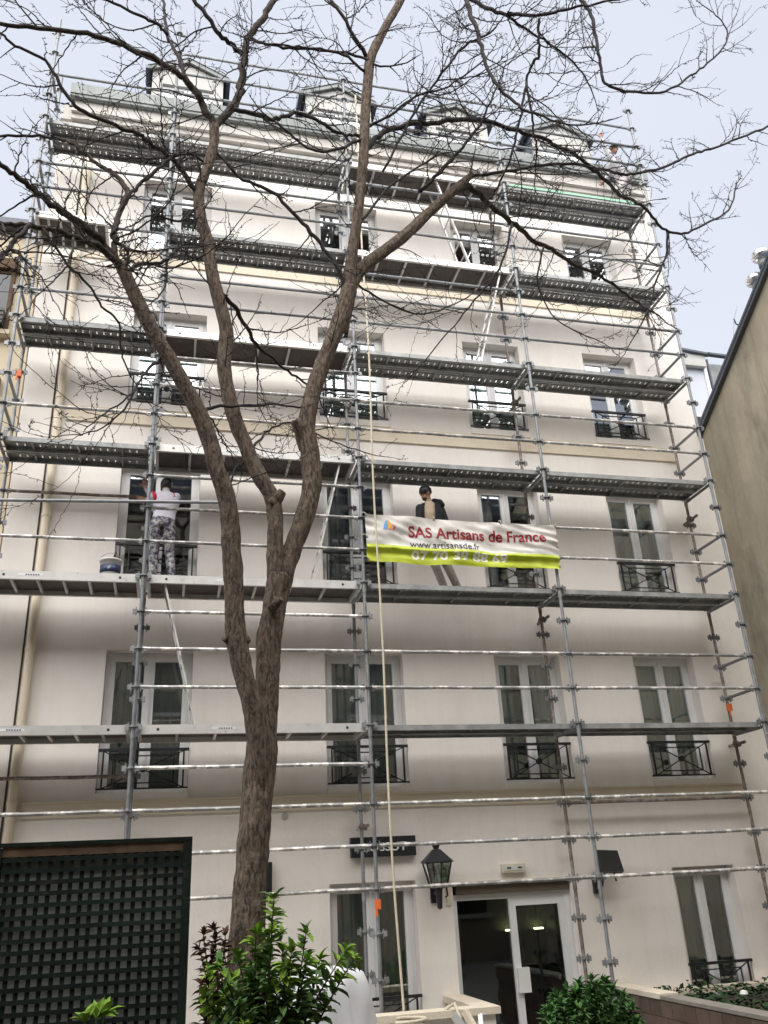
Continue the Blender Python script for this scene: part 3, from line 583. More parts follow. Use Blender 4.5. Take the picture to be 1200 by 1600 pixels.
# ------------------------------------------------------------------ people
def ell(m, c, r, rot=None, n=14, k=9):
    V = [] ; F = []; c = Vector(c)
    for i in range(k+1):
        th = math.pi*i/k; th = min(max(th, .02), math.pi-.02)
        for j in range(n):
            p = Vector((r[0]*math.sin(th)*math.cos(2*math.pi*j/n), r[1]*math.sin(th)*math.sin(2*math.pi*j/n), r[2]*math.cos(th)))
            V.append(c+(rot @ p if rot else p))
    for i in range(k):
        for j in range(n): F.append((i*n+j, (i+1)*n+j, (i+1)*n+(j+1) % n, i*n+(j+1) % n))
    F.append(tuple(range(n))); F.append(tuple(k*n+j for j in range(n-1, -1, -1)))
    m.add(V, F)
def person(label, J, face, mats, assign, group='workers on the scaffold', voxel=.0095, scale=1):
    """J: joint name -> point; face: unit vector the face looks along; assign: segment -> material index"""
    J = {k: Vector(v) for k, v in J.items()}; segs = []; m = MB()
    def cap(a, ra, b, rb, mi):
        a = Vector(a); b = Vector(b); n = 5; P = []; rr = []; d = (b-a).normalized()
        for t in (-.98, -.75, -.4): P.append(a+d*ra*t); rr.append(ra*math.sqrt(1-t*t))
        for t in (0, .33, .66, 1): P.append(a+(b-a)*t); rr.append(ra+(rb-ra)*t)
        for t in (.4, .75, .98): P.append(b+d*rb*t); rr.append(rb*math.sqrt(1-t*t))
        m.tube(P, rr, 12); segs.append((a, b, ra, rb, mi))
    A = assign
    right = (J['shR']-J['shL']); right.normalize()
    # torso: stacked ellipses
    tor = [(J['pelvis']-(J['chest']-J['pelvis']).normalized()*.08, .15, .115), (J['pelvis'], .172, .125), (J['pelvis'].lerp(J['chest'], .45), .158, .112), (J['chest'], .19, .128), (J['chest'].lerp(J['neck'], .55), .175, .11), (J['neck'], .07, .065)]
    n = 18; V = []; F = []
    for c, rx, ry in tor:
        ax = (J['neck']-J['pelvis']).normalized(); fw = right.cross(ax).normalized(); rr = ax.cross(fw)
        for k in range(n): a = 2*math.pi*k/n; V.append(c+right*math.cos(a)*rx+fw*math.sin(a)*ry)
    for i in range(len(tor)-1):
        for k in range(n): F.append((i*n+k, i*n+(k+1) % n, (i+1)*n+(k+1) % n, (i+1)*n+k))
    F.append(tuple(range(n-1, -1, -1))); F.append(tuple((len(tor)-1)*n+k for k in range(n))); m.add(V, F)
    segs.append((J['pelvis'].lerp(J['chest'], .25), J['neck']-(J['neck']-J['chest'])*.3, .14, .13, A['shirt'])); segs.append((J['pelvis']-Vector((0,0,.06)), J['pelvis'], .15, .15, A['pants']))
    cap(J['neck'], .055, J['head'], .055, A['skin'])
    f = Vector(face).normalized(); up = (J['head']-J['neck']).normalized(); up = (up+Vector((0,0,1))).normalized(); fx = f.cross(up).normalized(); f = up.cross(fx).normalized(); HR = Matrix((fx, f, up)).transposed()
    hc = J['head']+up*.07
    ell(m, hc+up*.02, (.074, .092, .105), HR); ell(m, hc-up*.055+f*.025, (.055, .062, .06), HR); segs.append((hc-up*.05, hc+up*.04, .09, .1, A['skin']))
    nose = hc+f*.092-up*.012; ell(m, nose, (.015, .022, .026), HR, 8, 6)
    ell(m, hc+f*.08-up*.062, (.026, .014, .012), HR, 8, 5)
    for s in (-1, 1): ell(m, hc+fx*s*.076-f*.005-up*.01, (.012, .022, .033), HR, 8, 6)
    for S in 'LR':
        cap(J['sh'+S], .068, J['el'+S], .05, A['sleeve']); cap(J['el'+S], .05, J['wr'+S], .036, A['sleeve'])
        d = (J['wr'+S]-J['el'+S]).normalized(); hd = J.get('hd'+S, d); hd = Vector(hd).normalized()
        side = hd.cross(Vector((0,1,0))); side = side.normalized() if side.length > .1 else Vector((1,0,0))
        cap(J['wr'+S], .03, J['wr'+S]+hd*.075, .034, A['skin']); nrm = hd.cross(side)
        for q, L in zip((-1.5,-.5,.5,1.5), (.068,.082,.078,.06)):
            b0 = J['wr'+S]+hd*.085+side*q*.019; b1 = b0+(hd*.9+nrm*.25)*L*.55; b2 = b1+(hd*.6+nrm*.6)*L*.5
            cap(b0, .0105, b1, .010, A['skin']); cap(b1, .010, b2, .0085, A['skin'])
        t0 = J['wr'+S]+hd*.035+side*.03; cap(t0, .013, t0+side*.035+hd*.03, .011, A['skin']); cap(t0+side*.035+hd*.03, .011, t0+side*.045+hd*.06, .0095, A['skin'])
        cap(J['hip'+S], .098, J['kn'+S], .07, A['pants']); cap(J['kn'+S], .07, J['an'+S], .058, A.get('shin', A['pants']))
        cap(J['an'+S]-Vector((0,0,.02)), .045, J['toe'+S], .04, A['shoe'])
    me = m.mesh('person', mats); o = bpy.data.objects.new('tmp', me); COL.objects.link(o)
    r = o.modifiers.new('r', 'REMESH'); r.mode = 'VOXEL'; r.voxel_size = voxel
    s_ = o.modifiers.new('s', 'SMOOTH'); s_.factor = .5; s_.iterations = 4
    dg = bpy.context.evaluated_depsgraph_get(); me2 = bpy.data.meshes.new_from_object(o.evaluated_get(dg)); bpy.data.objects.remove(o)
    n = len(me2.polygons); C = np.empty(n*3); me2.polygons.foreach_get('center', C); C = C.reshape(-1, 3); best = np.full(n, 1e9); idx = np.zeros(n, int)
    for a, b, ra, rb, mi in segs:
        a_, b_ = np.array(a), np.array(b); ab = b_-a_; t = np.clip(((C-a_)@ab)/(ab@ab), 0, 1); dist = np.linalg.norm(C-(a_+t[:, None]*ab), axis=1)-(ra+(rb-ra)*t)
        q = dist < best; best[q] = dist[q]; idx[q] = mi
    me2.materials.clear()
    for q in mats: me2.materials.append(q)
    me2.polygons.foreach_set('material_index', idx.tolist()); me2.polygons.foreach_set('use_smooth', [True]*n)
    base = J['pelvis'].copy(); base.z = min(J['toeL'].z, J['toeR'].z)-.04
    me2.transform(Matrix.Translation(-base)); me2.name = 'person'
    o = put('person', me2, base, None, None, label, 'person', group)
    return o, hc, HR
def cap_hat(o, hc, HR, mt, name='cap', brim=True, drop=.0, fat=1.0, ext=.56):
    m = MB(); V = []; F = []; n = 18; k = 8
    for i in range(k+1):
        th = .03+(math.pi*ext)*i/k
        for j in range(n): p = Vector((.083*fat*math.sin(th)*math.cos(2*math.pi*j/n), .101*fat*math.sin(th)*math.sin(2*math.pi*j/n), .108*fat*math.cos(th)+.018-drop)); V.append(hc+HR @ p)
    for i in range(k):
        for j in range(n): F.append((i*n+j, (i+1)*n+j, (i+1)*n+(j+1) % n, i*n+(j+1) % n))
    F.append(tuple(range(n))); m.add(V, F)
    if brim:
        P = [hc+HR @ Vector((x, y, z)) for x, y, z in [(-.07,.07,.012),(-.055,.135,.002),(0,.155,.004),(.055,.135,.002),(.07,.07,.012),(0,.085,.03)]]
        m.add(P, [(0,1,2,5),(5,2,3,4)])
    return m.build(name, mt, o, smooth=True)
def cloth(name, c, **kw): return mat(name, c, .9, **kw)
skin = mat('skin', (.42, .22, .15), .55, var=.08); skin2 = mat('skin_tan', (.30, .15, .10), .55, var=.08)
shirtA = cloth('lilac_sweatshirt', (.56, .53, .60), var=.1, scale=12, bump=.3, bscale=18)
pantsA = mat('splattered_trousers', (.045, .040, .075), .9, var=.4, scale=9, col2=(.50, .48, .46), thr=(.44, .66), c2scale=17, bump=.5, bscale=20)
shoe = cloth('work_shoe', (.05, .048, .05), var=.3)
A_ = dict(skin=0, shirt=1, sleeve=1, pants=2, shoe=3)
# painter with both hands up at the window, back to the viewer
o, hc, HR = person('painter in lilac sweatshirt and paint splattered trousers reaching up at the left window',
    dict(pelvis=(-2.83,.42,6.95), chest=(-2.79,.44,7.27), neck=(-2.81,.46,7.46), head=(-2.81,.50,7.53), shL=(-2.97,.46,7.38), shR=(-2.66,.46,7.39), elL=at(237,778,.60), wrL=at(228,762,.68), hdL=(-.25,.1,1),
         elR=(-2.80,.70,7.28), wrR=at(230,781,.68), hdR=(-1,.1,.15), hipL=(-2.92,.42,6.88), hipR=(-2.74,.42,6.88), knL=(-2.93,.46,6.5), anL=(-2.92,.42,6.1), toeL=(-2.93,.55,6.045), knR=(-2.71,.44,6.5), anR=(-2.66,.40,6.1), toeR=(-2.62,.53,6.045)),
    (-.2, 1, .1), [skin, shirtA, pantsA, shoe], A_)
cap_hat(o, hc, HR, M['black'], 'cap', True, .0, 1.06, .80)
stripe = cloth('red_stripe', (.45, .012, .03))
MB().tube([(-2.985,.395,7.43),(-2.955,.375,7.34),(-2.95,.385,7.27)], [.02,.028,.02], 8).build('shoulder_stripe', stripe, o, smooth=True)
MB().tube([(-2.70,.315,7.40),(-2.68,.312,7.33)], [.006,.007], 8).build('back_stripe', stripe, o, smooth=True)
# man in black cap and jacket behind the banner
jack = cloth('black_jacket', (.014, .015, .02), var=.3, bump=.4, bscale=25); tee = cloth('beige_shirt', (.46, .36, .26), var=.08); pantsB = mat('purple_work_trousers', (.13, .095, .115), .9, var=.25, scale=8, col2=(.3, .27, .27), thr=(.55, .7), c2scale=8); shinB = mat('dusty_trouser_leg', (.46, .42, .40), .9, var=.2, scale=9, col2=(.28, .24, .24), thr=(.52, .66), c2scale=9)
o, hc, HR = person('bearded man in black cap and black jacket standing behind the banner',
    dict(pelvis=(1.19,.42,6.95), chest=(1.20,.40,7.28), neck=(1.185,.39,7.49), head=(1.15,.37,7.57), shL=(1.02,.36,7.37), shR=(1.38,.42,7.39), elL=(.97,.30,7.08), wrL=(1.02,.16,6.9), elR=(1.46,.38,7.1), wrR=(1.48,.24,6.9),
         hipL=(1.12,.38,6.88), hipR=(1.27,.46,6.88), knL=(1.18,.34,6.47), anL=(1.31,.36,6.1), toeL=(1.19,.29,6.045), knR=(1.43,.48,6.48), anR=(1.58,.50,6.13), toeR=(1.47,.44,6.05)),
    (-1, -.12, -.04), [skin, tee, pantsB, shoe, jack, shinB], dict(skin=0, shirt=1, sleeve=4, pants=2, shoe=3, shin=5))
cap_hat(o, hc, HR, M['black'], 'beanie', False, -.004, 1.04, .60)
bd = MB(); ell(bd, hc+HR @ Vector((0,.036,-.094)), (.047,.046,.026), HR); bd.build('beard', mat('dark_beard', (.06,.038,.028), .9), o, smooth=True)
for s in (-1, 1):      # open jacket halves
    m = MB(); V = []; F = []; n, k = 12, 10
    for i in range(k+1):
        t = i/k; c = Vector((1.19,.42,6.9)).lerp(Vector((1.205,.395,7.45)), t); rx, ry = .205-.05*max(0, t-.72)/.28, .155-.03*max(0, t-.7)/.3
        for j in range(n+1):
            a = R(-90)+(R(4+6*t) if s > 0 else -R(34+8*t)) + s*R(165 if s > 0 else 130)*j/n; V.append((c.x+rx*math.cos(a)*1.05, c.y+ry*math.sin(a), c.z))
    for i in range(k):
        for j in range(n): F.append((i*(n+1)+j, i*(n+1)+j+1, (i+1)*(n+1)+j+1, (i+1)*(n+1)+j))
    m.add(V, F).build('jacket_front', jack, o, smooth=True)
m = MB(); m.tube([(1.21,.47,7.50),(1.29,.46,7.53),(1.37,.41,7.50),(1.39,.34,7.43)], [.045,.065,.062,.04], 12); m.build('hood', jack, o, smooth=True)
# worker in white overalls bending on the top deck
wht = cloth('white_overall', (.60, .59, .64), var=.08, bump=.4, bscale=14); pantsC = mat('dirty_white_trousers', (.42, .39, .38), .9, var=.3, scale=9, col2=(.16,.15,.16), thr=(.55,.7), c2scale=9)
o, hc, HR = person('worker in white overalls bending forward on the top deck at the right',
    dict(pelvis=(5.80,.30,14.86), chest=(5.60,.22,15.12), neck=(5.56,.18,15.32), head=(5.575,.13,15.40), shL=(5.46,.10,15.24), shR=(5.68,.36,15.27), elL=(5.36,.05,15.42), wrL=(5.33,.06,15.66), hdL=(0,.1,1), elR=(5.55,.42,15.05), wrR=(5.42,.44,14.9),
         hipL=(5.73,.22,14.80), hipR=(5.86,.36,14.80), knL=(5.60,.14,14.48), anL=(5.60,.20,14.1), toeL=(5.50,.12,14.045), knR=(5.74,.26,14.46), anR=(5.82,.30,14.1), toeR=(5.75,.20,14.045)),
    (.45, -1, -.25), [skin2, wht, pantsC, shoe], A_)
cap_hat(o, hc, HR, mat('dark_hair', (.02,.016,.015), .8), 'hair', False, -.002, .98)

# paint bucket on the second deck
bk = thing('paint_bucket', (-3.49, .36, 6.0), 'white paint bucket with dark blue label on the second deck', 'bucket')
MB().lathe([(.115,.001),(.125,.02),(.142,.30),(.150,.30),(.150,.33),(.135,.335),(.13,.31)], 24, (-3.49,.36,6.0)).build('tub', M['white'], bk, smooth=True)
MB().lathe([(.1355,.13),(.1415,.235)], 24, (-3.49,.36,6.0)).build('label_band', mat('navy_label', (.03,.045,.11), .4, col2=(.30,.45,.42), thr=(.6,.62), c2scale=8), bk, smooth=True)
MB().tube([(-3.49+.15*math.cos(t), .36-.05*math.sin(t), 6.31+.11*math.sin(t)) for t in np.linspace(0, math.pi, 12)], .004, 5).build('handle', M['zinc'], bk)
MB().bar((-3.5,.40,6.2),(-3.43,.33,6.45),.02,.02).build('brush_handle', M['rot'], bk)
# triangular green pennant hanging at the first window
p_ = at(187, 1163, .74); tag(MB().add([(p_.x-.075,.72,p_.z+.06),(p_.x+.075,.72,p_.z+.06),(p_.x,.725,p_.z-.045),(p_.x-.075,.728,p_.z+.06),(p_.x+.075,.728,p_.z+.06),(p_.x,.731,p_.z-.045)],[(0,1,2),(5,4,3),(0,2,5,3),(1,4,5,2),(0,3,4,1)]).build('pennant', mat('teal', (.02,.09,.10), .6)), 'small teal triangle hanging under the lowest deck at left', 'pennant')
# hoist rope
hr = []
for k in range(60):
    z = 15.5-15.0*k/59; hr.append((.185+.012*math.sin(k*.35)+(.04*(1-(z-.5)/2)**2 if z < 2.5 else 0), -.15+.015*math.sin(k*.21), z))
tag(MB().tube(hr, .0155, 8).build('hoist_rope', M['rope'], smooth=True), 'cream hoist rope hanging down in front of the scaffold', 'rope')

# ------------------------------------------------------------------ light well parapet and planter by the facade
pw = thing('parapet_wall', (.4, .3, -.3), 'low cream stone parapet around the light well by the entrance', 'wall')
MB().box(1.12, 1.28, -.36, W-.004, -.3, .60).build('side_wall', M['render'], pw); MB().box(-2.4, 1.118, -.36, -.2, -.3, .60).build('front_wall', M['render'], pw)
MB().box(1.06, 1.33, -.14, W-.006, .602, .675).build('coping', M['stone'], pw); MB().box(-2.45, 1.33, -.42, -.142, .602, .676).build('coping', M['stone'], pw)
pl = thing('tiled_planter', (5, -1, -.3), 'brown tiled raised planter with cream coping at the lower right', 'planter')
PX0, PX1, PY0, PY1, PZ = 3.45, 6.82, -3.2, W-.01, .585
MB().box(PX0+.02, PX0+.2, PY0, PY1, -.3, PZ).build('side_wall', M['joint'], pl); MB().box(PX0+.2, PX1, PY0, PY0+.2, -.3, PZ).build('front_wall', M['joint'], pl)
tl = MB().box(-.02, .02, -.128, .128, -.088, .088).mesh('tile', M['tile'])
for r in range(5):
    for k in range(17):
        y = PY0+.13+.262*k-(.13 if r % 2 else 0)
        if PY0+.1 < y < PY1-.13: put('tile', tl, (PX0+.008+rng.uniform(-.003,.003), y, PZ-.10-.182*r), pl)
MB().box(PX0-.03, PX0+.24, -.35, PY1-.002, PZ+.002, PZ+.06).build('coping', M['stone'], pl)
MB().box(PX0+.245, PX1, PY1-.24, PY1-.003, PZ-.12, PZ-.05).build('coping', M['stone'], pl)
MB().box(PX0-.02, PX0+.22, PY0, -.355, PZ+.001, PZ+.04).build('coping', mat('grey_coping', (.24,.22,.19), .85, var=.2, bump=.3), pl)
MB().box(PX0+.2, PX1, PY0+.2, PY1-.24, -.3, .42).build('soil_bed', M['soil'], pl)

# ------------------------------------------------------------------ plants
def leaf(m, p, d, L, wd, nrm, mi=0, fold=.25):
    d = d.normalized(); s = d.cross(nrm); s = s.normalized() if s.length > 1e-3 else d.orthogonal().normalized(); u = s.cross(d)
    a = p+d*L*.3; b = p+d*L*.68; e = p+d*L-u*L*.18
    m.add([p, a+s*wd*.42+u*fold*wd, b+s*wd*.36+u*fold*wd*.7-u*L*.04, e, b-s*wd*.36+u*fold*wd*.7-u*L*.04, a-s*wd*.42+u*fold*wd, a, b-u*L*.05],
          [(0,6,1),(1,6,7,2),(2,7,3),(0,5,6),(5,4,7,6),(4,3,7)], mi)
def rvec(r=rng): 
    while True:
        v = Vector((r.uniform(-1,1), r.uniform(-1,1), r.uniform(-1,1)))
        if .05 < v.length < 1: return v.normalized()
def shrub(name, label, base, stems, mats, leafL=(.07,.11), whorl=5, tipn=(7,9), step=.055, seed=1, tipmat=1, spread=.9, start=.25, cat='shrub'):
    r = random.Random(seed); t = thing(name, base, label, cat); st = MB(); lf = MB(); base = Vector(base)
    for tip in stems:
        tip = Vector(tip); b0 = base+Vector((r.uniform(-.12,.12), r.uniform(-.12,.12), 0)); mid = b0.lerp(tip, .5)+Vector((r.uniform(-.06,.06), r.uniform(-.06,.06), .1))
        P = [(b0*(1-q)**2+mid*2*q*(1-q)+tip*q*q) for q in np.linspace(0, 1, 10)]; st.tube(P, [.011-.008*i/9 for i in range(10)], 5)
        L = (tip-b0).length; n = int(L/step); ax = (P[-1]-P[-2]).normalized()
        for k in range(n):
            q = start+(1-start)*k/n; c = b0*(1-q)**2+mid*2*q*(1-q)+tip*q*q; fresh = q > .80 and r.random() < .7
            for w_ in range(whorl):
                d = rvec(r); d = (d-ax*d.dot(ax)).normalized()*spread+ax*r.uniform(.1,.7)
                l_ = r.uniform(*leafL)*(.75+.5*(1-q)); leaf(lf, c, d, l_, l_*r.uniform(.36,.54), Vector((0,0,1))+rvec(r)*.35, tipmat if fresh else 0)
        for w_ in range(r.randint(*tipn)+3):
            d = rvec(r)*.85+ax*.75; l_ = r.uniform(*leafL)*.75; leaf(lf, tip, d, l_, l_*.5, Vector((0,0,1))+rvec(r)*.3, tipmat if r.random() < .75 else 0)
    st.build('stem', M['twig'], t, smooth=True); lf.build('foliage', mats, t, kind='stuff'); return t
def pxs(lst, Y, jit=.25, seed=3):
    r = random.Random(seed); return [at(x, y, Y+r.uniform(-jit, jit)) for x, y in lst]
tips = [(428,1405),(425,1432),(400,1462),(438,1462),(478,1460),(455,1490),(345,1510),(372,1500),(330,1525),(320,1560),(500,1500),(542,1485),(552,1500),(420,1500),(390,1530),(440,1530),(400,1570),(360,1565),(430,1585),(340,1590),(460,1600),(380,1610),(412,1540),(365,1535),(480,1500),(448,1510)]
shrub('leafy_shrub', 'green leafy shrub with lime young tips in front of the trunk', at(425,1760,-5.25), pxs(tips, -5.3), [M['leaf'], M['lime']], seed=4, leafL=(.055,.15), whorl=4, step=.05)
shrub('dry_shrub', 'thin shrub with red brown leaves between the trellis and the trunk', at(330,1760,-4.9), pxs([(318,1462),(335,1455),(350,1480),(312,1485),(330,1500),(345,1520),(315,1540),(335,1470),(352,1463),(325,1560)], -4.9, .12), [M['dry'], M['dry']], leafL=(.07,.11), whorl=3, tipn=(3,5), seed=6)
tips = [(870,1560),(885,1548),(905,1540),(925,1533),(945,1536),(960,1545),(975,1560),(988,1578),(860,1580),(853,1592),(895,1565),(920,1555),(940,1560),(958,1575),(975,1590),(880,1585),(910,1580),(935,1585),(995,1598),(890,1600),(950,1600),(860,1610),(920,1605),(980,1612),(900,1552),(930,1545),(878,1572),(965,1585)]
shrub('round_shrub', 'rounded glossy green shrub at the foot of the scaffold near the door', at(922,1780,-2.0)+Vector((0,0,0)), pxs(tips, -2.0, .4, 5)+pxs(tips[::2], -1.8, .3, 8), [M['leaf2'], M['leaf2']], leafL=(.10,.16), whorl=7, step=.045, seed=9)
# small plant at the lower left with countable leaves
sp = thing('seedling_plant', at(150,1720,-6.2), 'small light green plant in front of the trellis', 'plant')
r5 = random.Random(11); m = MB(); hub = [at(150,1592,-6.2), at(163,1588,-6.2), at(132,1598,-6.2)]
for h in hub: m.tube([at(150,1720,-6.2), at(150,1650,-6.2), h], [.008,.006,.004], 5)
m.build('stem', M['leaf'], sp)
for h in hub:
    for k in range(7):
        d = rvec(r5); d.z = abs(d.z)*.7+.05; d.y *= .6; lm = MB(); leaf(lm, h, d, r5.uniform(.07,.11), .045, Vector((0,-.3,1))+rvec(r5)*.3); lm.build('leaf', M['lime'], sp)
# ivy in the planter
iv = MB(); ri = random.Random(21)
for k in range(1500):
    x = ri.uniform(PX0+.3, PX1-.1); y = ri.uniform(PY0+.3, PY1-.28); h = .50+.12*noise.noise(Vector((x*1.8, y*1.8, 0)))+.1*ri.random()
    leaf(iv, Vector((x, y, h)), Vector((ri.uniform(-1,1), ri.uniform(-1,1), ri.uniform(-.2,.5))), ri.uniform(.06,.11), .06, Vector((0,0,1))+rvec(ri)*.4)
tag(iv.build('ground_cover', M['ivy']), 'dark green ivy covering the soil of the tiled planter', 'ground cover', kind='stuff')
bg = Vector(at(1162, 1550, -1.0)); tag(MB().lathe([(.005,0),(.03,.01),(.05,.03),(.04,.06),(.01,.07)], 9, (bg.x, bg.y, .62)).build('white_scrap', M['white']), 'small white scrap lying on the ivy', 'litter')

# white plastic sheet over a heap behind the shrub
m = MB(); V = []; F = []; n = 90; c = at(505, 1600, -4.0); prof = [(.02,1.47),(.10,1.465),(.18,1.455),(.25,1.44),(.29,1.41),(.32,1.36),(.34,1.29),(.352,1.2),(.365,1.1),(.38,.98),(.395,.84),(.41,.7),(.43,.55),(.45,.38)]
for i, (r_, z) in enumerate(prof):
    for j in range(n):
        a = 2*math.pi*j/n; g_ = min(1, i/4)
        w_ = 1+.16*(abs(math.cos(2*a+.5))-.5)*.6+g_*(.07*math.sin(7*a+.5*z*6)+.05*abs(noise.noise(Vector((math.cos(a)*3.5, math.sin(a)*3.5, z*2))))-.02)
        w_ += .10*noise.noise(Vector((math.cos(a)*2, math.sin(a)*2, z*5+3)))
        V.append((c.x+r_*w_*math.cos(a), c.y+r_*w_*math.sin(a)*.85, z+.035*noise.noise(Vector((r_*9*math.cos(a), r_*9*math.sin(a), 1)))+.02*math.sin(3*a+i)))
for i in range(len(prof)-1):
    for j in range(n): F.append((i*n+j, (i+1)*n+j, (i+1)*n+(j+1) % n, i*n+(j+1) % n))
F.append(tuple(range(n))); m.add(V, F); tag(m.build('plastic_sheet', mat('white_plastic_sheet', (.80,.81,.83), .35, var=.04, scale=4), smooth=True), 'white plastic sheet draped over a heap behind the leafy shrub', 'sheet')
# odds and ends lying beside the parapet
for k, (px, py, L, a, lab) in enumerate([(738,1592,.34,.5,'longest pale timber offcut leaning by the parapet corner'), (752,1596,.26,-.3,'short pale timber offcut at the right of the heap'), (722,1594,.3,1.2,'greyish timber offcut at the left of the heap')]):
    P = at(px, py+10, -.75); tag(MB().obox(P, (.05, L, .07), Matrix.Rotation(a, 3, 'Z') @ Matrix.Rotation(.9, 3, 'X')).obox(P+Vector((.01,0,.045)), (.03, L*.8, .02), Matrix.Rotation(a, 3, 'Z') @ Matrix.Rotation(.9, 3, 'X')).build('timber_offcut', [M['stone'], M['white'], M['palewall']][k]), lab, 'offcut', 'timber offcuts by the parapet')
P0 = at(706, 1576, -.3); tag(MB().tube([(P0.x-.14,-.30,.60),(P0.x-.06,-.35,.70),(P0.x,-.42,.74),(P0.x+.03,-.5,.6),(P0.x+.05,-.6,.35)], .02, 8).build('rope_end', M['rope'], smooth=True), 'cream rope end slung over the parapet coping', 'rope')
P1 = at(640, 1597, -.5); tag(MB().tube([(P1.x+.13*math.cos(t)*(1+.03*t), -.55+.1*math.sin(t), .56+.006*t) for t in np.linspace(0, 15, 70)], .018, 7).build('rope_coil', M['rope'], smooth=True), 'coil of cream rope at the foot of the hoist rope', 'rope')

# ------------------------------------------------------------------ trellis
TY = -5.0; tr = thing('trellis_screen', (-3.0, TY, .35), 'dark green wooden lattice screen standing at the lower left', 'trellis')
tx0, tx1, tz1 = -3.62, -2.42, 2.36
MB().box(tx0+.02, tx1-.02, TY+.06, TY+.07, .36, tz1-.05).build('backing', M['trelback'], tr)
MB().box(tx1-.035, tx1+.02, TY-.01, TY+.08, .35, tz1+.005).build('post', M['trel'], tr); MB().box(tx0-.02, tx0+.03, TY-.01, TY+.07, .35, tz1).build('post', M['trel'], tr)
MB().box(tx0-.02, tx1+.02, TY-.012, TY+.072, tz1+.006, tz1+.03).build('top_rail', M['trel'], tr); MB().box(tx0+.031, tx1-.036, TY+.0, TY+.04, tz1-.055, tz1+.003).build('rotten_rail', M['rot'], tr)
vm = MB().box(-.0135, .0135, -.004, .004, -.975, .975).mesh('slat', M['trel']); hm = MB().box(-.565, .565, -.004, .004, -.0135, .0135).mesh('slat', M['trel'])
for k in range(17): put('slat', vm, (tx0+.07+k*.0655, TY+.015, 1.355), tr, rot=(0, R(rng.uniform(-.5,.5)), 0))
for k in range(29): put('slat', hm, ((tx0+tx1)/2, TY+.005, tz1-.075-k*.067), tr, rot=(0, R(rng.uniform(-.55,.55)), 0))
pp_ = at(3, 1450, -4.9); tag(MB().tube([(pp_.x-.02,-4.9,.35),(pp_.x-.02,-4.9,2.33)], .035, 10).tube([(pp_.x-.02,-4.9,2.33),(pp_.x-.02,-4.9,2.36)], .04, 10).build('pale_post', M['stone']), 'pale round post beside the trellis at the left edge', 'post')

# ------------------------------------------------------------------ the bare tree
tree = thing('bare_tree', at(384, 1740, -4.6), 'tall leafless tree with three rising limbs in front of the scaffold', 'tree')
rt_ = random.Random(5)
def catmull(P, n):
    P = [P[0]+(P[0]-P[1])]+P+[P[-1]+(P[-1]-P[-2])]; out = []
    for i in range(1, len(P)-2):
        for k in range(n):
            t = k/n; out.append(.5*((2*P[i])+(P[i+1]-P[i-1])*t+(2*P[i-1]-5*P[i]+4*P[i+1]-P[i+2])*t*t+(3*P[i]-P[i-1]-3*P[i+1]+P[i+2])*t**3))
    out.append(P[-2]); return out
PATHS = []
def limb(px, Y0, Y1, w0, w1=None, sub=5, wob=0):
    n = len(px); pts = []; rad = []
    for i, q in enumerate(px):
        t = i/(n-1); P = at(q[0], q[1], Y0+(Y1-Y0)*t); w_ = q[2] if len(q) > 2 else w0+(w1-w0)*t
        pts.append(P); rad.append(wpx(w_, P)/2)
    C = catmull([Vector((*p, )) for p in pts], sub); Rr = np.interp(np.linspace(0, n-1, len(C)), range(n), rad)
    if wob:
        for i in range(1, len(C)-1): C[i] = C[i]+rvec(rt_)*(Rr[i]*wob+.007)
    return C, list(Rr)
def barkjit(p, a, i):
    ca, sa = math.cos(a), math.sin(a)
    k = 1+.10*noise.noise(Vector((p.x*5+ca*1.2, p.y*5+sa*1.2, p.z*2.2)))+.07*noise.noise(Vector((ca*1.1, sa*1.1, p.z*6)))
    f = 0; wv = .5*noise.noise(Vector((ca, sa, p.z*3)))
    for q, amp in ((3.4, .075), (7.0, .075)):
        f += amp*(abs(noise.noise(Vector((ca*q+wv, sa*q+wv, p.z*1.0*q+q))))*2-.45)
    return k+f
BIG = [('trunk', [(384,1760,75),(383,1640,65),(384,1500,57),(390,1400,49),(397,1300,49),(405,1215,47),(409,1160,45),(412,1120,40),(418,1065,37),(420,1010,36),(428,950,36),(437,900,34)], -4.6, -4.5),
 ('limb', [(408,1250,11),(407,1195,24),(400,1140,31),(394,1105,32),(383,1060,31),(372,1010,32),(366,950,29),(364,880,29),(360,820,28),(352,770,28),(338,730,27),(325,680,26),(308,640,25),(290,605,23),(268,565,23),(245,528,22),(222,485,21),(203,445,20),(188,412,18)], -4.62, -5.0),
 ('limb', [(428,1000,11),(431,955,23),(431,900,26),(430,850,25),(430,810,25),(424,775,25),(405,745,24),(385,700,23),(367,655,23),(354,600,22),(350,560,22),(354,520,21),(345,480,20),(332,430,19),(326,385,18),(314,340,17),(311,300,16),(324,262,15),(334,225,15),(335,194,15)], -4.5, -4.4),
 ('limb', [(426,1010,11),(432,960,24),(445,895,30),(460,850,29),(475,810,30),(486,760,30),(485,710,29),(479,668,28),(486,625,26),(500,580,25),(518,535,24),(535,490,25),(546,452,25)], -4.5, -4.2),
 ('limb', [(538,520,8),(543,480,18),(547,440,19),(550,400,17),(557,350,16),(564,290,15),(569,230,15),(571,175,15),(575,125,15),(579,92,15),(592,62,13),(606,35,12),(620,12,12),(640,-30,11),(665,-80,10)], -4.2, -4.3),
 ('limb', [(530,520,8),(540,480,18),(552,440,19),(572,413,19),(600,393,18),(632,368,17),(662,340,16),(695,310,15),(718,290,13),(737,273,9)], -4.2, -3.7)]
for nm, px, a, b in BIG:
    C, Rr = limb(px, a, b, 0, 0, 22); m = MB(); m.tube(C, Rr, 44, True, 0, barkjit); m.build(nm, M['bark'], tree, smooth=True); PATHS.append((C, Rr, 'big'))
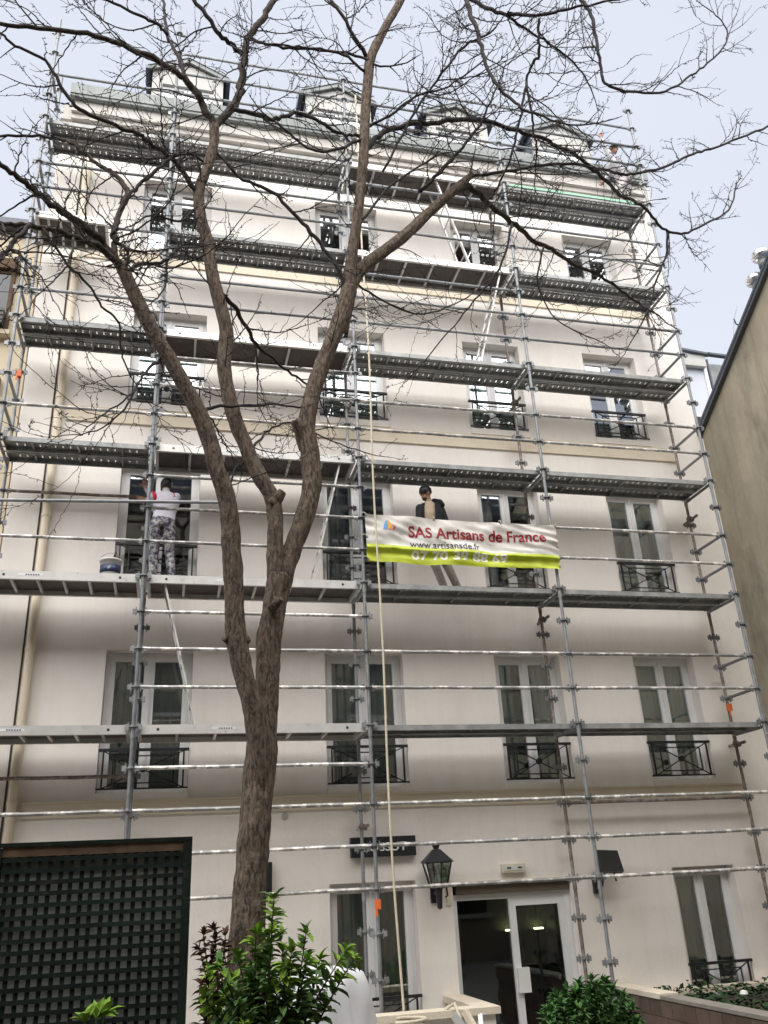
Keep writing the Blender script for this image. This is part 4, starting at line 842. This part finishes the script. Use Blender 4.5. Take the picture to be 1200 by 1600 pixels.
for px, a, b in [([(372,1005,18),(360,1003,14),(350,997,10)], -4.66, -4.75), ([(380,1003,16),(388,998,11)], -4.7, -4.74), ([(424,790,21),(434,778,18),(441,768,14)], -4.5, -4.52), ([(480,700,24),(470,675,20),(461,656,15)], -4.3, -4.4), ([(424,952,16),(440,936,10)], -4.62, -4.7)]:
    C, Rr = limb(px, a, b, 0, 0, 4); m = MB(); m.tube(C, Rr, 12, True, 0, barkjit); m.build('pruned_stub', M['bark'], tree, smooth=True)
BOUGH = [
 ([(192,425),(165,385),(140,362),(110,340),(80,318),(45,292),(15,268),(-20,235)], -4.95, -5.5, 19, 9),
 ([(190,420),(160,388),(120,372),(80,358),(40,352),(0,350),(-30,352)], -5.0, -5.9, 16, 7),
 ([(182,408),(180,365),(185,335),(200,305),(196,292),(178,272),(150,254),(122,230),(98,218),(60,212),(0,213)], -5.0, -4.3, 13, 5),
 ([(200,308),(220,288),(243,268),(268,246)], -4.75, -4.6, 8, 6),
 ([(311,312),(292,278),(268,248),(240,228),(215,210),(170,192),(125,172),(100,140),(70,95),(30,75),(0,52)], -4.4, -5.1, 12, 5),
 ([(322,255),(298,240),(268,246)], -4.4, -4.55, 6, 5),
 ([(336,200),(315,160),(295,132),(270,107),(215,80),(150,55),(75,45),(0,36),(-30,32)], -4.4, -5.0, 16, 7),
 ([(296,134),(280,92),(262,55),(257,25),(256,-5)], -4.5, -4.2, 9, 5), ([(262,55),(245,38),(210,20),(155,-3)], -4.4, -4.6, 8, 5),
 ([(335,198),(355,175),(370,160),(377,130),(380,90),(388,58),(405,38),(420,15),(436,-15)], -4.4, -4.1, 17, 11),
 ([(380,85),(355,65),(335,42),(300,-5)], -4.25, -4.6, 11, 8), ([(388,58),(415,68),(450,75),(500,78),(550,85),(575,95)], -4.2, -4.3, 7, 5),
 ([(365,170),(410,183),(435,185),(465,176),(500,192),(535,210),(560,212)], -4.4, -4.0, 10, 6),
 ([(578,95),(560,68),(545,42),(515,-3)], -4.25, -4.5, 10, 6), ([(570,112),(537,85),(490,75),(450,72),(400,65)], -4.3, -4.6, 6, 3),
 ([(566,245),(580,225),(600,207),(637,194),(675,192),(730,186),(770,192),(810,205),(850,218),(885,235),(915,255),(945,280),(970,305),(1000,320),(1020,340),(1040,360),(1070,365),(1100,350),(1130,335),(1145,315),(1150,290)], -4.2, -2.7, 12, 3),
 ([(708,300),(728,292),(745,302),(770,322),(805,352),(832,374),(862,390),(890,410),(925,425),(950,440),(985,465),(1015,485)], -3.75, -2.8, 14, 4),
 ([(733,276),(790,268),(830,260),(880,256),(930,262),(975,272),(1000,270),(1040,260),(1075,243),(1110,232),(1145,220),(1200,198),(1230,190)], -3.7, -2.9, 7, 4), ([(795,268),(830,271),(870,272),(930,270)], -3.6, -3.2, 4, 2),
 ([(660,-72),(695,-40),(722,-10),(735,22),(750,65),(762,108),(782,140),(810,165),(835,177),(870,190)], -4.3, -4.9, 12, 4),
 ([(722,-10),(760,12),(800,23),(845,22),(880,15),(920,8),(980,-5)], -4.45, -5.0, 9, 4), ([(790,22),(822,45),(850,62),(880,85),(905,108),(920,132)], -4.6, -4.2, 6, 3),
 ([(700,-60),(800,-60),(880,-30),(908,0),(925,30),(934,75),(940,115),(952,135),(985,143),(1040,142),(1080,118),(1110,95),(1130,75),(1137,50),(1125,30),(1108,15)], -4.3, -4.3, 9, 2),
 ([(842,30),(842,60),(842,87),(830,102),(822,132),(812,190),(800,240),(785,278),(772,300)], -4.7, -3.8, 6, 4), ([(822,130),(831,175),(834,205),(838,225)], -4.5, -4.2, 5, 4),
 ([(598,268),(650,172),(682,125),(725,72),(748,60)], -4.2, -4.5, 5, 5), ([(655,300),(695,262),(722,230),(750,195),(770,150)], -3.9, -4.2, 8, 4),
 ([(203,445),(205,420),(220,413),(245,412),(265,402)], -4.95, -4.6, 10, 6), ([(262,407),(260,435),(250,460),(225,482)], -4.6, -4.8, 5, 2),
 ([(340,455),(370,485),(395,530),(420,555),(450,580),(480,600),(500,625)], -4.45, -3.6, 10, 3), ([(395,530),(402,565),(402,595)], -4.1, -4.0, 5, 3),
 ([(262,552),(235,575),(220,592),(207,615),(165,645),(132,672)], -4.85, -5.5, 7, 2), ([(215,598),(195,640),(150,672),(90,682)], -5.0, -5.3, 5, 1.5),
 ([(314,650),(335,635),(380,635),(430,632),(475,637)], -4.8, -4.3, 8, 3), ([(388,700),(403,690),(420,672),(460,660),(520,690),(580,710)], -4.4, -3.6, 6, 2), ([(356,775),(365,735),(385,722)], -4.6, -4.4, 5, 3),
 ([(335,235),(380,280),(425,300),(465,340),(500,380),(530,425),(541,458)], -4.4, -4.2, 6, 9),
 ([(48,352),(22,375),(5,398),(-20,420)], -5.8, -6.0, 10, 8), ([(183,357),(175,372),(197,390),(198,425)], -5.0, -4.95, 7, 6),
 ([(67,357),(100,407),(135,442),(160,480),(187,507),(190,550),(205,590)], -5.6, -5.2, 6, 3), ([(115,372),(112,395),(102,420),(82,440),(50,472)], -5.4, -5.8, 6, 2),
 ([(1042,360),(1040,400),(1025,440),(1015,480),(1005,500)], -3.0, -2.8, 5, 3), ([(556,360),(600,300),(640,270),(690,240)], -4.2, -3.9, 6, 3),
 ([(569,200),(610,180),(650,150),(700,135),(760,90)], -4.2, -4.6, 6, 3), ([(570,215),(520,235),(480,230),(430,190)], -4.25, -4.6, 7, 4), ([(312,320),(280,345),(240,335),(210,350)], -4.4, -4.8, 6, 3),
 ([(545,435),(600,470),(660,490),(720,470),(760,440)], -4.1, -3.2, 5, 2), ([(800,350),(780,420),(740,470),(700,520),(640,590)], -3.6, -3.3, 5, 2), ([(850,385),(840,440),(870,500),(930,530)], -3.4, -3.0, 4, 2)]
for px, a, b, w0, w1 in BOUGH:
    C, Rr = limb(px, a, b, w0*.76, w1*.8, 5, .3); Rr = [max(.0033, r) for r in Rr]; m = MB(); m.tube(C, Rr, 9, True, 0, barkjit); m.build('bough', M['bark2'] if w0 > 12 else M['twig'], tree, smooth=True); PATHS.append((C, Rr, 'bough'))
TW = MB(); NT = [0]
def twig(p, d, L, r, depth):
    n = max(4, int(L/.055)); P = [p]; q = p.copy(); d = d.normalized(); curl = rvec(rt_)*.10; zig = d.orthogonal().normalized()
    kids = []
    for i in range(n):
        zz = zig*(.22 if i % 2 else -.22)
        d = (d+curl*.5+rvec(rt_)*.16+Vector((0,0,.03))).normalized(); q = q+(d+zz).normalized()*(L/n); 
        if q.y > -.75: q.y = -.75-rt_.random()*.1
        P.append(q.copy())
        if depth > 0 and i > 0 and rt_.random() < .32: kids.append((q.copy(), d.copy(), 1-i/n))
    Rr = [max(.0021, r*(1-.7*i/n)) for i in range(n+1)]; TW.tube(P, Rr, 4, True); NT[0] += 1
    for i in range(1, n):                      # buds and short spurs on the nodes
        if rt_.random() < .5:
            e = rvec(rt_); TW.tube([P[i], P[i]+e*rt_.uniform(.012,.028)], [max(.0035, Rr[i]*1.25), .0028], 4)
    for (k, dd, t) in kids:
        s = rvec(rt_); s = (s-dd*s.dot(dd)).normalized(); twig(k, dd*.75+s*rt_.uniform(.6,1.1), L*rt_.uniform(.3,.6)*(.5+.6*t), r*.55, depth-1)
for C, Rr, kind in PATHS:
    Ltot = sum((C[i+1]-C[i]).length for i in range(len(C)-1)); step = .20 if kind == 'bough' else .42; acc = 0; nxt = step*rt_.uniform(.4,1)
    for i in range(1, len(C)):
        acc += (C[i]-C[i-1]).length
        if acc > nxt:
            nxt += step*rt_.uniform(.5, 1.6)
            if kind == 'big' and (C[i].z < 5.2 or Rr[i] > .085): continue
            t = (C[i]-C[i-1]).normalized(); s = rvec(rt_); s = (s-t*s.dot(t)).normalized(); s.y *= .7
            if kind == 'big': twig(C[i], s+t*.5, rt_.uniform(.25,.8), .0075, 2)
            else: twig(C[i], t*.7+s*rt_.uniform(.6,1.2), rt_.uniform(.22,.95)*min(1.3, .55+Rr[i]*22), max(.0038, min(.0085, Rr[i]*.5)), 2)
    if kind == 'bough': twig(C[-1], (C[-1]-C[-2]), rt_.uniform(.4,.8), max(.003, Rr[-1]), 2)
nb_ = [q for q in PATHS if q[2] == 'bough']
for k in range(65):                            # longer whips
    C, Rr, _ = nb_[rt_.randrange(len(nb_))]; i = rt_.randrange(2, len(C)-1); t = (C[i]-C[i-1]).normalized(); sd_ = rvec(rt_); sd_.y *= .5; sd_ = (sd_-t*sd_.dot(t)).normalized()
    twig(C[i], t*.6+sd_*rt_.uniform(.5,1.2), rt_.uniform(.8,1.7), min(.009, Rr[i]*.6), 1)
TW.build('twigs', M['twig'], tree, kind='stuff', smooth=True)
print('twigs', NT[0], 'faces', len(TW.f), 'objects', len(bpy.data.objects))
